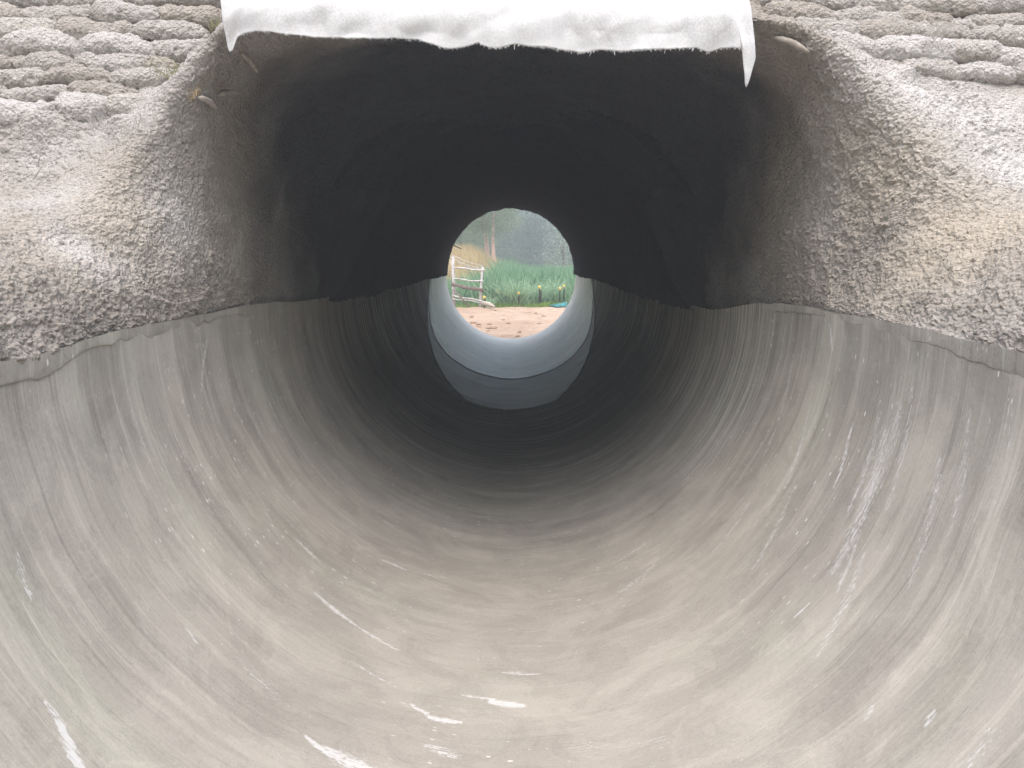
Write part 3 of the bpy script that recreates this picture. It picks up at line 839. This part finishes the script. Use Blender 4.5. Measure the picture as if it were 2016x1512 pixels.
fold = 1.45 * (0.026 * fbm(np.stack([fl[:, 0] * 5.5 + fl[:, 2] * 1.5, fl[:, 2] * 1.2, fl[:, 0] * 0], -1), 3, 101)
        + 0.020 * fbm(np.stack([fl[:, 0] * 3 - fl[:, 2] * 4, fl[:, 2] * 3.5, fl[:, 0] * 0], -1), 3, 104)
        + 0.007 * (1 - np.abs(fbm(np.stack([fl[:, 0] * 9, fl[:, 2] * 7, fl[:, 0] * 0], -1), 2, 108))))
curl = 0.06 * (np.exp(-(scl / 0.05) ** 2) - 0.6 * np.exp(-((1 - scl) / 0.05) ** 2)) * (1 - smooth(0, 0.4, tcl))
fl = fl.copy()
fl[:, 1] += fold + curl
sheet = mesh_obj('geotextile_sheet', fl, grid_faces(ns, ntt), M_cloth)
tag(sheet, 'white fabric sheet hanging over the top edge of the culvert mouth', 'fabric sheet')
attr(sheet, 'dust', 0.25 + 0.75 * np.exp(-((tcl - 0.16) / 0.16) ** 2))
sd = sheet.modifiers.new('thickness', 'SOLIDIFY'); sd.thickness = 0.004; sd.offset = 0
# frayed fibres along the bottom edge
FV, FF = [], []
for k in range(420):
    i = random.randint(12, ns - 18)
    b = V[i, 0].copy(); b[1] = fl.reshape(ns, ntt, 3)[i, 0, 1]
    ln = random.uniform(0.001, 0.007) * (2.6 if random.random() < 0.05 else 1)
    wd = random.uniform(0.0006, 0.003)
    dx = random.uniform(-0.006, 0.006)
    n0 = len(FV)
    FV += [(b[0] - wd, b[1] - .001, b[2] + .004), (b[0] + wd, b[1] - .001, b[2] + .004), (b[0] + dx + wd * .4, b[1] + random.uniform(-.004, .004), b[2] - ln), (b[0] + dx - wd * .4, b[1] + .002, b[2] - ln)]
    FF.append((n0, n0 + 1, n0 + 2, n0 + 3))
fr = mesh_obj('frayed_edge', FV, FF, M_cloth, sheet, False)
attr(fr, 'dust', np.zeros(len(FV)))

# ================================================================== small things on the headwall
def to_px(Q):
    x, y, z = Q[:, 0], Q[:, 1], Q[:, 2] - CAM_Z
    f = y * COSP - z * SINP
    u = y * SINP + z * COSP
    return CX + F_PX * x / f, CY - F_PX * u / f
HPX, HPY = to_px(H)
def surf(px, py, off=0.0):
    """the point of the headwall found in that direction, off metres nearer"""
    m = np.hypot(HPX - px, HPY - py) < 5
    y = H[m, 1].min() if m.any() else 3.0
    return at(px, py, y - off)
def stick(name, p0, p1, r, label, cat='stick', mat=None):
    p0, p1 = np.array(p0), np.array(p1)
    pts = [p0 + (p1 - p0) * t + np.array([0, 0, 0.01 * math.sin(t * 3)]) for t in np.linspace(0, 1, 6)]
    V, Fs = tube([tuple(p) for p in pts], [r * q for q in (0.5, 0.95, 1.0, 1.05, .95, .6)], 8, True, 0.3, 3)
    o = mesh_obj(name, V, Fs, mat or M_stick)
    tag(o, label, cat)
    return o
stick('stick', surf(478, 108, .02), surf(506, 142, .03), 0.010, 'pale stick caught in the concrete below the left end of the sheet')
stick('stick', surf(392, 192, .02), surf(426, 214, .03), 0.010, 'short stub of stick poking from the left crest of the headwall')
stick('stick', surf(430, 188, .0), surf(474, 184, .015), 0.009, 'dusty stick end lying on the left flare beneath the pale stick')
stick('stick', surf(1526, 74, .02), surf(1592, 104, .02), 0.010, 'long pale stick lying along the right crest beside the sheet')

def blades(n, c, spread, ln, wid, seed, lean=0.5, up=(0, -0.3, 1), segs=3):
    r_ = random.Random(seed)
    V, Fs, T = [], [], []
    upv = Vector(up).normalized()
    for k in range(n):
        b = Vector(c) + Vector((r_.gauss(0, spread[0]), r_.gauss(0, spread[1]), r_.gauss(0, spread[2])))
        d = (upv + Vector((r_.uniform(-1, 1), r_.uniform(-1, 1), r_.uniform(-.4, .4))) * lean).normalized()
        side = d.cross(Vector((0, 1, 0.1))).normalized()
        L = ln * r_.uniform(.5, 1.2)
        bend = Vector((r_.uniform(-.6, .6), r_.uniform(-.5, .2), -0.5)) * L * r_.uniform(.1, .6)
        t_ = r_.random()
        n0 = len(V)
        for q in range(segs + 1):
            f = q / segs
            p = b + d * (L * f) + bend * (f * f)
            w = wid * (1 - f * 0.85)
            V += [tuple(p - side * w), tuple(p + side * w)]
            T += [t_, t_]
        for q in range(segs):
            a = n0 + q * 2
            Fs.append((a, a + 1, a + 3, a + 2))
    return V, Fs, T
def tuft(name, label, cat, mat, *a, **kw):
    V, Fs, T = blades(*a, **kw)
    o = mesh_obj(name, V, Fs, mat, None, False)
    attr(o, 'tint', T)
    return tag(o, label, cat)
g_ = 'weeds growing on the headwall'
for (px, py, off, n, sp, ln, mt, lab) in (
        (345, 152, -.10, 70, .035, .055, M_weed, 'small green weed between sandbags near the left end of the sheet'),
        (432, 62, -.12, 40, .018, .06, M_weed, 'thin yellow-green weed beside the left end of the sheet'),
        (272, 262, -.12, 60, .035, .07, M_deadweed, 'whitish dead weed in the dark hollow on the left bank'),
        (192, 250, -.12, 36, .022, .06, M_deadweed, 'smaller whitish dead weed left of the hollow on the left bank'),
        (1582, 98, -.12, 55, .020, .045, M_weed, 'green weed under the sandbags right of the sheet'),
        (1848, 72, -.13, 40, .020, .08, M_deadweed, 'grey dry weed growing between sandbags on the right bank'),
        (150, 108, -.12, 16, .02, .05, M_deadweed, 'sparse dry stems among the middle sandbags on the left bank'),
        (375, 190, -.12, 20, .02, .05, M_dry, 'orange dry tuft on the left crest of the headwall')):
    c = bank_point(px, py, off)
    tuft('weed', lab, 'weed', mt, n, tuple(c), (sp, sp * .4, sp * .5), ln, 0.0014, int(px), lean=.8)
# tall dry stalks
for (x0, y0, x1, y1, lab) in ((68, 350, 108, 292, 'tall thin dry stalk leaning right on the lower left bank'), (74, 325, 80, 298, 'short upright dry stalk on the lower left bank')):
    a, b = surf(x0, y0, .0), surf(x1, y1, .05)
    V, Fs = tube([tuple(a), tuple((a + b) / 2 + np.array([.004, 0, .006])), tuple(b)], [.0022, .0016, .001], 5)
    tag(mesh_obj('dry_stalk', V, Fs, M_stick), lab, 'stalk')

# ================================================================== TERRAIN
def heightfield(name, x0, x1, nx, y0, y1, ny, fn, mat, keep=None, kind='structure'):
    X, Y = np.meshgrid(np.linspace(x0, x1, nx), np.linspace(y0, y1, ny), indexing='ij')
    Z = fn(X.ravel(), Y.ravel()).reshape(X.shape)
    P = np.stack([X, Y, Z], -1).reshape(-1, 3)
    f = grid_faces(nx, ny)
    if keep is not None:
        c = P[f].mean(1)
        f = f[keep(c)]
    o = mesh_obj(name, P, f, mat)
    o['kind'] = kind
    return o, P
def far_z(x, y):
    p = np.stack([x, y, np.zeros_like(x)], -1)
    z = -1.30 + 0.22 * smooth(14.5, 21, y) + 0.035 * fbm(p * 0.9, 4, 121) + 0.045 * fbm(p * 3.0, 4, 124) * (1 - smooth(40, 60, y))
    z += 0.07 * np.exp(-((y - 20.2) / 0.8) ** 2)                     # little spoil ridge in front of the reeds
    z += 1.45 * smooth(23, 31, y) * (1 - smooth(-1.9, 0.75, x))   # rising bank on the left
    z += 0.4 * smooth(14, 40, np.abs(x)) 
    # embankment slopes beside the pipe end
    z += 3.4 * (1 - smooth(13.4, 15.6, y)) * smooth(1.8, 4.5, np.abs(x))
    return z
dirt, Pd = heightfield('dirt_ground', -14, 14, 260, 13.6, 40, 300, far_z, M_dirt, None)
gm = smooth(20.9, 21.8, Pd[:, 1] + 0.5 * fbm(Pd * 1.2, 3, 131))
attr(dirt, 'green', gm)
land, Pl = heightfield('land', -75, 75, 60, 40, 130, 40, lambda x, y: far_z(x, np.full_like(y, 40.0)) + 0.02 * (y - 40), M_dirt)
attr(land, 'green', np.full(len(Pl), 1.0))
for sgn in (-1, 1):
    x0, x1 = (14, 75) if sgn > 0 else (-75, -14)
    fl_, Pf = heightfield('land', x0, x1, 30, 13.6, 40, 30, far_z, M_dirt)
    attr(fl_, 'green', np.full(len(Pf), 1.0))
# road embankment over the pipe
emb, Pe = heightfield('embankment', -75, 75, 160, 4.0, 13.9, 40,
                      lambda x, y: 2.55 + 0.03 * np.sin(x * 2 + y) - 0.9 * smooth(12.6, 13.9, y) , M_dirt)
attr(emb, 'green', np.full(len(Pe), 0.3))
# ground beside and behind the camera, with the outlet channel cut through and an unseen bank added behind to block low sky
def near_z(x, y):
    p = np.stack([x, y, np.zeros_like(x)], -1)
    z = 0.24 + 0.05 * fbm(p * 0.8, 3, 141)
    chan = 1 - smooth(1.32, 1.6, np.abs(x))
    chan = np.where(y > -3, chan, chan * (1 - smooth(3, 9, -y)))
    z = z * (1 - chan) - 1.45 * chan
    z += SKY_BLOCK_H * smooth(4.5, 11, -y) + 0.5 * fbm(p * 0.25, 2, 144) * smooth(4, 9, -y)
    z += 0.5 * smooth(4.0, 9, np.abs(x)) * (1 - smooth(0, 2, y - 2))
    return z
SKY_BLOCK_H = 8.0
near, Pn_ = heightfield('terrain', -75, 75, 420, -40, 2.6, 160, near_z, M_dirt,
                        lambda c: ~((np.abs(c[:, 0]) < 2.2) & (c[:, 1] > 0.9)))
attr(near, 'green', smooth(2.5, 5, -Pn_[:, 1]))

# ================================================================== FAR SIDE OBJECTS
gz = lambda x, y: float(far_z(np.array([x * 1.0]), np.array([y * 1.0]))[0])
def far_pt(px, y, dz=0.0):
    x = (px - CX) / F_PX * y * (1 / COSP) * 0.987
    return Vector((x, y, gz(x, y) + dz))

fence = empty('rail_fence', tuple(far_pt(920, 21.0)))
tag(fence, 'weathered whitish timber rail fence with sagging wire at the left of the far opening', 'fence')
def fpart(name, VF, mat, label=None):
    V, Fs = VF
    o = mesh_obj(name, [tuple(Vector(v) - fence.location) for v in V], Fs, mat, fence)
    if label: o['label'] = label
    return o
yl_, yr_ = 21.3, 20.7
pL = lambda px, py: at(px, py, yl_); pR = lambda px, py: at(px, py, yr_)
fpart('post', tube([tuple(pL(893, 606)), tuple(pL(893, 560)), tuple(pL(891.5, 505))], [.052, .048, .042], 9, True, .25, 4), M_wood_white)
fpart('post', tube([tuple(pR(945, 606)), tuple(pR(947, 565)), tuple(pR(950.5, 525))], [.040, .037, .033], 9, True, .25, 5), M_wood_white)
def rail(p0, p1, r, seed):
    pts = [tuple(p0 + (p1 - p0) * t + np.array([0, -0.05, 0.012 * math.sin(t * 7 + seed)])) for t in np.linspace(-0.06, 1.05, 9)]
    return tube(pts, [r * (1 + .15 * math.sin(k * 2.1 + seed)) for k in range(9)], 8, True, .3, seed)
fpart('rail', rail(pL(896, 527), pR(951, 532), .024, 6), M_wood_white)
fpart('rail', rail(pL(896, 549), pR(949, 554), .020, 7), M_wood_white)
fpart('rail', rail(pL(894, 561), pR(948, 571), .050, 8), M_wood_dark, 'thick dark log used as a rail')
fpart('rail', rail(pL(893, 582), pR(946, 592), .019, 9), M_wood_white)
fpart('rail', rail(pL(893, 588), pR(946, 595), .015, 10), M_wood_white)
wires = []
for (a, b) in (((884, 498), (951, 524)), ((886, 506), (951, 529)), ((886, 514), (895, 527)), ((900, 516), (951, 530))):
    p0, p1 = pL(*a), pR(*b)
    wires.append(tube([tuple(p0 + (p1 - p0) * t - np.array([0, 0, .05 * math.sin(math.pi * t)])) for t in np.linspace(0, 1, 8)], .009, 5))
fpart('fence_wire', join(wires), M_wood_white)
a, b = at(893, 570, 20.6), at(924, 603, 20.2)
V, Fs = tube([tuple(a), tuple((a + b) / 2), tuple(b)], [.022, .026, .02], 7, True, .2, 12)
tag(mesh_obj('pole', V, Fs, M_wood_dark), 'dark thin pole leaning against the rail fence', 'pole')
a, b = at(951, 596, 20.3), at(974, 604, 20.1)
V, Fs = tube([tuple(a), tuple(a * .5 + b * .5 + np.array([0, 0, .015])), tuple(b)], [.065, .06, .025], 9, True, .3, 13)
tag(mesh_obj('log', V, Fs, M_wood_log), 'pale fallen log lying on the dirt beside the right fence post', 'log')
a, b = at(882, 478, Y_END + .1), at(908, 490, Y_END + .5)
V, Fs = tube([tuple(a), tuple(b)], [.009, .008], 6)
tag(mesh_obj('steel_rod', V, Fs, M_rod), 'thin dark rod poking past the left rim of the far opening', 'rod')

STAKES = [(953.5, 583, 603, 20.3, 'beside the right fence post'), (977.5, 570, 590, 21.6, 'half hidden in the reeds left of the middle stake'), (1021.5, 575, 596, 21.0, 'short, at the foot of the big reed clump'),
          (1061.8, 563, 596, 20.8, 'tallest, between the reed clump and the green grass'), (1102, 566, 587, 21.2, 'left one of the pair by the teal tarp'), (1110.3, 561, 581, 21.6, 'right one of the pair by the teal tarp')]
for (px, pt, pb, y, lab) in STAKES:
    top, bot = at(px, pt + 2.5, y), at(px, pb + 3, y)
    e = empty('marker_stake', tuple(bot))
    hgt = top[2] - bot[2]
    tag(e, f'black stake with yellow cap, {lab}', 'stake', 'yellow capped stakes along the reeds')
    V, Fs = tube([(0, 0, -.05), (0, 0, hgt * .5), (0.004, 0, hgt)], [.022, .021, .02], 6)
    mesh_obj('stake_post', V, Fs, M_post, e)
    V, Fs = tube([(0, 0, hgt - .035), (0, 0, hgt - .03), (0, 0, hgt + .03), (0, 0, hgt + .045)], [.025, .036, .036, .02], 8)
    mesh_obj('cap', V, Fs, M_cap, e)
bp = at(1065, 572, 20.95); bb = at(1064.5, 600, 20.95)
V, Fs = tube([tuple(bb), tuple(bp)], [.024, .022], 6)
tag(mesh_obj('stake', V, Fs, M_post), 'bare black stake standing right behind the tallest yellow capped stake', 'stake')

# teal tarp strip
nx_, ny_ = 40, 10
tp = np.zeros((nx_, ny_, 3))
for i in range(nx_):
    t = i / (nx_ - 1)
    px = 1082 + 34 * t
    for j in range(ny_):
        q = j / (ny_ - 1)
        y = 20.7 + 0.7 * q
        x = at(px, 590, y)[0]
        tp[i, j] = (x, y, gz(x, y) + 0.03 + (0.05 + 0.09 * t) * math.sin(math.pi * min(1, q * 1.3 + .05)) + 0.02 * math.sin(i * 1.3 + j))
tarp = mesh_obj('tarp', tp.reshape(-1, 3), grid_faces(nx_, ny_), M_tarp)
tag(tarp, 'crumpled teal tarp edge lying on the dirt at the right', 'tarp')
sd = tarp.modifiers.new('thickness', 'SOLIDIFY'); sd.thickness = 0.006

# --- clods on the dirt
for k in range(26):
    y = random.uniform(14.6, 20)
    x = random.uniform(-1, 1) * (0.5 + 0.06 * (y - 14)) * 1.3
    r0 = random.uniform(.02, .055)
    vs = []
    nu_, nv_ = 8, 6
    for i in range(nu_):
        for j in range(nv_):
            a, bq = 2 * math.pi * i / nu_, math.pi * j / (nv_ - 1)
            q = r0 * (1 + random.uniform(-.25, .25))
            vs.append((q * math.sin(bq) * math.cos(a) * 1.4, q * math.sin(bq) * math.sin(a), q * math.cos(bq) * .7))
    o = mesh_obj('dirt_clod', vs, grid_faces(nu_, nv_, True), M_dirt, None, True, (x, y, gz(x, y) + r0 * .2))
    attr(o, 'green', np.zeros(len(vs)))
    tag(o, 'small lump of brown dirt lying on the bare dirt beyond the culvert', 'clod', 'dirt clods beyond the culvert')

# --- reeds, grasses
def blade_field(name, pts, lens, wid, mat, lean, arch, seed, segs=4, tintfn=None):
    r_ = np.random.default_rng(seed)
    n = len(pts)
    az = r_.uniform(0, 2 * np.pi, n)
    d = np.stack([np.cos(az), np.sin(az), np.zeros(n)], -1)
    lean_ = lean * r_.uniform(.2, 1.2, n)
    arch_ = arch * r_.uniform(.2, 1.3, n)
    side = np.stack([-np.sin(az), np.cos(az), np.zeros(n)], -1)
    fa = r_.uniform(0, 2 * np.pi, n)
    side = side * np.cos(fa)[:, None] * .4 + np.array([1.0, 0, 0])
    side /= np.linalg.norm(side, axis=1, keepdims=True)
    tint = r_.uniform(0, 1, n) ** 1.3 if tintfn is None else tintfn(r_, n)
    V = np.zeros((n, segs + 1, 2, 3))
    for k in range(segs + 1):
        f = k / segs
        p = pts + d * ((lean_ * f + arch_ * f ** 2.2) * lens)[:, None]
        p[:, 2] += lens * (f - .35 * arch_ * f ** 3)
        w = wid * (1 - f ** 1.6 * .92)
        V[:, k, 0] = p - side * w
        V[:, k, 1] = p + side * w
    base = (np.arange(n) * (segs + 1) * 2)[:, None, None]
    kk = (np.arange(segs) * 2)[None, :, None]
    F_ = (base + kk + np.array([0, 1, 3, 2])[None, None, :]).reshape(-1, 4)
    o = mesh_obj(name, V.reshape(-1, 3), F_, mat, None, True)
    attr(o, 'tint', np.repeat(tint, (segs + 1) * 2))
    return o
def scatter(n, x0, x1, y0, y1, seed, cond=None):
    r_ = np.random.default_rng(seed)
    x = r_.uniform(x0, x1, n); y = r_.uniform(y0, y1, n)
    if cond is not None:
        k = cond(x, y); x, y = x[k], y[k]
    return np.stack([x, y, far_z(x, y) - .03], -1)
pts = scatter(15000, -3.0, 5.0, 21.5, 31, 201, lambda x, y: (x > -1.05 + .10 * (y - 21.5)) & (y > 21.7 + .5 * np.sin(x * 2.3)))
lens = np.random.default_rng(5).uniform(.8, 1.32, len(pts)) * (1 - .35 * (np.abs(pts[:, 0] - 1.45) < .35) * (pts[:, 1] < 23))
reeds = blade_field('reed_bed', pts, lens, .016, M_reed, .22, .42, 7)
tag(reeds, 'dense bed of tall green reeds across the far opening', 'reeds', None, 'stuff')
pts = scatter(2600, -3.2, -.5, 21.9, 25, 203)
lowr = blade_field('low_green_growth', pts, np.random.default_rng(6).uniform(.35, .9, len(pts)), .013, M_reed, .3, .4, 8)
tag(lowr, 'lower green grass growing behind the rail fence', 'grass', None, 'stuff')
pts = scatter(9000, -5.0, .4, 24.5, 34, 204, lambda x, y: x < -.75 + .11 * (y - 24.5))
dry = blade_field('dry_grass', pts, np.random.default_rng(9).uniform(.3, .65, len(pts)), .012, M_dry, .3, .3, 9)
tag(dry, 'dry straw coloured grass on the rising bank behind the fence', 'grass', None, 'stuff')
pts = np.concatenate([scatter(3200, .75, 1.9, 20.7, 21.9, 205, lambda x, y: (x < 1.02) | (y > 21.5)), scatter(700, -1.5, .8, 20.9, 21.5, 206)])
gr = blade_field('green_grass', pts, np.random.default_rng(10).uniform(.08, .24, len(pts)), .010, M_grass, .5, .4, 10)
tag(gr, 'bright short green grass at the foot of the reeds', 'grass', None, 'stuff')
CL = [(1018, 21.35, 1.02, 210, .30, 'largest arching reed clump, in the middle in front of the reed bed'), (985, 21.6, .95, 120, .22, 'reed clump arching left of the largest one'),
      (1055, 21.7, 1.0, 130, .24, 'reed clump right of the largest one behind the tallest stake'), (962, 20.9, .42, 70, .12, 'small dark reed clump by the pale log'), (1090, 22.0, 1.05, 110, .22, 'reed clump behind the teal tarp')]
for i, (px, y, ln, n, sp, lab) in enumerate(CL):
    c = far_pt(px, y)
    r_ = np.random.default_rng(300 + i)
    pts = np.stack([c[0] + r_.normal(0, sp * .5, n), c[1] + r_.normal(0, sp * .4, n), np.full(n, c[2] - .04)], -1)
    o = blade_field('reed_clump', pts, r_.uniform(.6, 1.05, n) * ln, .019, M_clump, .35, .75, 310 + i, 6, lambda q, m: q.uniform(.15, 1, m))
    tag(o, lab, 'reeds', 'arching reed clumps')

# --- trees
def leaves_cloud(centres, per, rad, size, seed, droop=.0):
    r_ = np.random.default_rng(seed)
    n = len(centres) * per
    c = np.repeat(np.array(centres), per, 0)
    d = r_.normal(size=(n, 3)); d /= np.linalg.norm(d, axis=1, keepdims=True)
    rr_ = np.repeat(np.array(rad), per) * r_.uniform(.15, 1, n) ** .6
    p = c + d * rr_[:, None] * np.array([1, 1, .75])
    p[:, 2] -= droop * r_.uniform(0, 1, n) ** 2
    a = r_.normal(size=(n, 3)); a[:, 2] -= droop * 1.2
    a /= np.linalg.norm(a, axis=1, keepdims=True)
    b = np.cross(a, r_.normal(size=(n, 3))); b /= np.linalg.norm(b, axis=1, keepdims=True)
    s_ = size * r_.uniform(.5, 1.3, n)
    V = np.stack([p - a * s_[:, None], p + b * (s_ * .33)[:, None], p + a * s_[:, None], p - b * (s_ * .33)[:, None]], 1).reshape(-1, 3)
    F_ = np.arange(n * 4).reshape(n, 4)
    clump = np.repeat(r_.uniform(0, .5, len(centres)), per)
    t = np.clip(clump + r_.uniform(0, .6, n), 0, 1)
    return V, F_, np.repeat(t, 4)
def tree(px, y, h, tr, lab, leafm, barkm, low, spread, nclump, per, lsize, seed, droop=.3, clr=(.45, 1.1)):
    b = far_pt(px, y)
    r_ = random.Random(seed)
    e = empty('tree', tuple(b))
    tag(e, lab, 'tree', 'trees beyond the reeds')
    lean = (r_.uniform(-.03, .03), r_.uniform(-.03, .03))
    pts = [(lean[0] * h * t + .06 * math.sin(t * 5 + seed), lean[1] * h * t, h * .92 * t - .2) for t in np.linspace(0, 1, 9)]
    parts = [tube(pts, [tr * (1.25 if k == 0 else 1) * (1 - .8 * k / 8) for k in range(9)], 9, True, .12, seed)]
    cents, rads = [], []
    for k in range(nclump):
        f = r_.uniform(low, 1.0)
        a = r_.uniform(0, 2 * math.pi)
        rr_ = spread * r_.uniform(.25, 1.0) * (1.05 - .45 * abs(f - .55))
        q = Vector((lean[0] * h * f + rr_ * math.cos(a), lean[1] * h * f + rr_ * math.sin(a), h * f + r_.uniform(-.2, .4)))
        cents.append(tuple(q)); rads.append(r_.uniform(*clr))
        if k % 16 == 5:
            f0 = max(low * .8, f - .12)
            p0 = Vector((lean[0] * h * f0, lean[1] * h * f0, h * f0 * .92))
            parts.append(tube([tuple(p0), tuple((p0 + q) / 2 + Vector((0, 0, .2))), tuple(q)], [tr * .35, tr * .22, tr * .06], 6, True, .1, k))
    V, Fs = join(parts)
    mesh_obj('trunk', V, Fs, barkm, e)
    V, F_, t = leaves_cloud(cents, per, rads, lsize, seed, droop)
    o = mesh_obj('crown', V, F_, leafm, e, False)
    attr(o, 'tint', t)
TREES = [
    (958.5, 32.6, 3.9, .12, 'tall gum tree with reddish trunk, left one of the close pair behind the dry grass', M_leaf, M_bark, .36, 0.9, 45, 150, .05, 1, .3, (.3, .6)),
    (971.0, 32.0, 4.0, .105, 'tall gum tree with pale red trunk, right one of the close pair', M_leaf, M_bark, .37, 0.9, 45, 150, .05, 2, .3, (.3, .6)),
    (911.0, 35.5, 4.0, .085, 'slim dark trunked tree left of the red trunked pair', M_leaf, M_bark_grey, .12, 1.4, 90, 110, .06, 3),
    (880.0, 38.0, 4.3, .10, 'leafy tree at the far left edge of the far opening', M_leaf, M_bark_grey, .08, 2.2, 90, 90, .07, 4),
    (935.0, 44.0, 4.8, .14, 'leafy tree behind and left of the red trunked pair', M_leaf, M_bark_grey, .08, 2.6, 110, 90, .08, 5),
    (1104., 32.0, 3.9, .07, 'silver leaved small tree at the right above the reeds', M_leaf2, M_bark_grey, .16, 0.9, 90, 70, .045, 6),
    (1060., 56.0, 4.9, .18, 'big hazy dark tree in the middle distance right of centre', M_leaf3, M_bark_grey, .06, 3.4, 150, 80, .11, 7),
    (1010., 60.0, 5.2, .18, 'big hazy dark tree behind the middle of the reed bed', M_leaf3, M_bark_grey, .06, 3.6, 150, 80, .11, 8),
    (1120., 48.0, 4.4, .16, 'hazy tree at the far right behind the silver leaved tree', M_leaf3, M_bark_grey, .06, 3.0, 130, 80, .09, 9),
    (1165., 42.0, 4.6, .15, 'tall tree hidden behind the right rim of the far opening', M_leaf, M_bark_grey, .08, 2.8, 90, 80, .09, 10),
    (840., 43.0, 4.6, .15, 'tall tree hidden behind the left rim of the far opening', M_leaf, M_bark_grey, .08, 2.8, 90, 80, .09, 11),
]
for t_ in TREES:
    tree(*t_)
# far wood behind everything: one mass
r_ = np.random.default_rng(77)
cents = np.stack([r_.uniform(-45, 45, 1100), r_.uniform(60, 72, 1100), r_.uniform(-.5, 3.5, 1100)], -1)
V, F_, t = leaves_cloud(cents.tolist(), 26, r_.uniform(.8, 1.5, 1100).tolist(), .42, 78, .3)
wood = mesh_obj('far_wood', V, F_, M_leaf3, None, False)
attr(wood, 'tint', t)
tag(wood, 'dense hazy wood closing the view beyond the trees', 'wood', None, 'stuff')

# ================================================================== HAZE
HB = (-90, 90, -45, 135, -3.4, 20.5)
hv = [(x, y, z) for x in HB[:2] for y in HB[2:4] for z in HB[4:]]
haze = mesh_obj('haze', hv, [(0, 1, 3, 2), (4, 6, 7, 5), (0, 4, 5, 1), (2, 3, 7, 6), (0, 2, 6, 4), (1, 5, 7, 3)], None, None, False)
hm = bpy.data.materials.new('thin_haze'); hm.use_nodes = True
ht = hm.node_tree
ht.nodes.remove(ht.nodes['Principled BSDF'])
pv = ht.nodes.new('ShaderNodeVolumePrincipled')
pv.inputs['Color'].default_value = (0.90, 0.955, 1.0, 1)
pv.inputs['Density'].default_value = 0.0098
pv.inputs['Anisotropy'].default_value = 0.2
ht.links.new(pv.outputs[0], ht.nodes['Material Output'].inputs['Volume'])
haze.data.materials.append(hm)
haze['kind'] = 'stuff'; haze['label'] = 'thin pale haze in the air of the whole scene'; haze['category'] = 'haze'

# ================================================================== LIGHT, CAMERA
to_sun = Vector((-0.04, -0.34, 0.94)).normalized()
sl = bpy.data.lights.new('sun', 'SUN')
sl.energy = 1.8
sl.angle = math.radians(140)
sl.color = (1.0, 0.955, 0.89)
so = bpy.data.objects.new('sun', sl); C.objects.link(so)
so.rotation_euler = (-to_sun).to_track_quat('-Z', 'Y').to_euler()
w = bpy.data.worlds.new('World'); bpy.context.scene.world = w
w.use_nodes = True
bg = w.node_tree.nodes['Background']
sky = w.node_tree.nodes.new('ShaderNodeTexSky')
sky.sky_type = 'NISHITA'; sky.sun_disc = False
sky.sun_elevation = math.asin(to_sun.z)
sky.sun_rotation = math.atan2(to_sun.x, to_sun.y)
sky.air_density = 1.2; sky.dust_density = 4.0; sky.ozone_density = 1.0
w.node_tree.links.new(sky.outputs[0], bg.inputs[0])
bg.inputs[1].default_value = 0.15

cam = bpy.data.cameras.new('camera')
cam.sensor_fit = 'HORIZONTAL'; cam.sensor_width = 36
cam.lens = 36 * F_PX / 2016
cam.shift_x = -(CX - 1008) / 2016
cam.clip_start = 0.05; cam.clip_end = 600
co = bpy.data.objects.new('camera', cam); C.objects.link(co)
co.location = (0, 0, CAM_Z)
co.rotation_euler = (math.pi / 2 - PITCH, 0, 0)
sce = bpy.context.scene
sce.camera = co
sce.view_settings.view_transform = 'Standard'
sce.view_settings.look = 'None'
sce.view_settings.exposure = 1.1
sce.view_settings.gamma = 1
sce.cycles.max_bounces = 10
sce.cycles.diffuse_bounces = 4
sce.cycles.glossy_bounces = 3
sce.cycles.transmission_bounces = 3
sce.cycles.volume_bounces = 1
sce.cycles.use_denoising = True
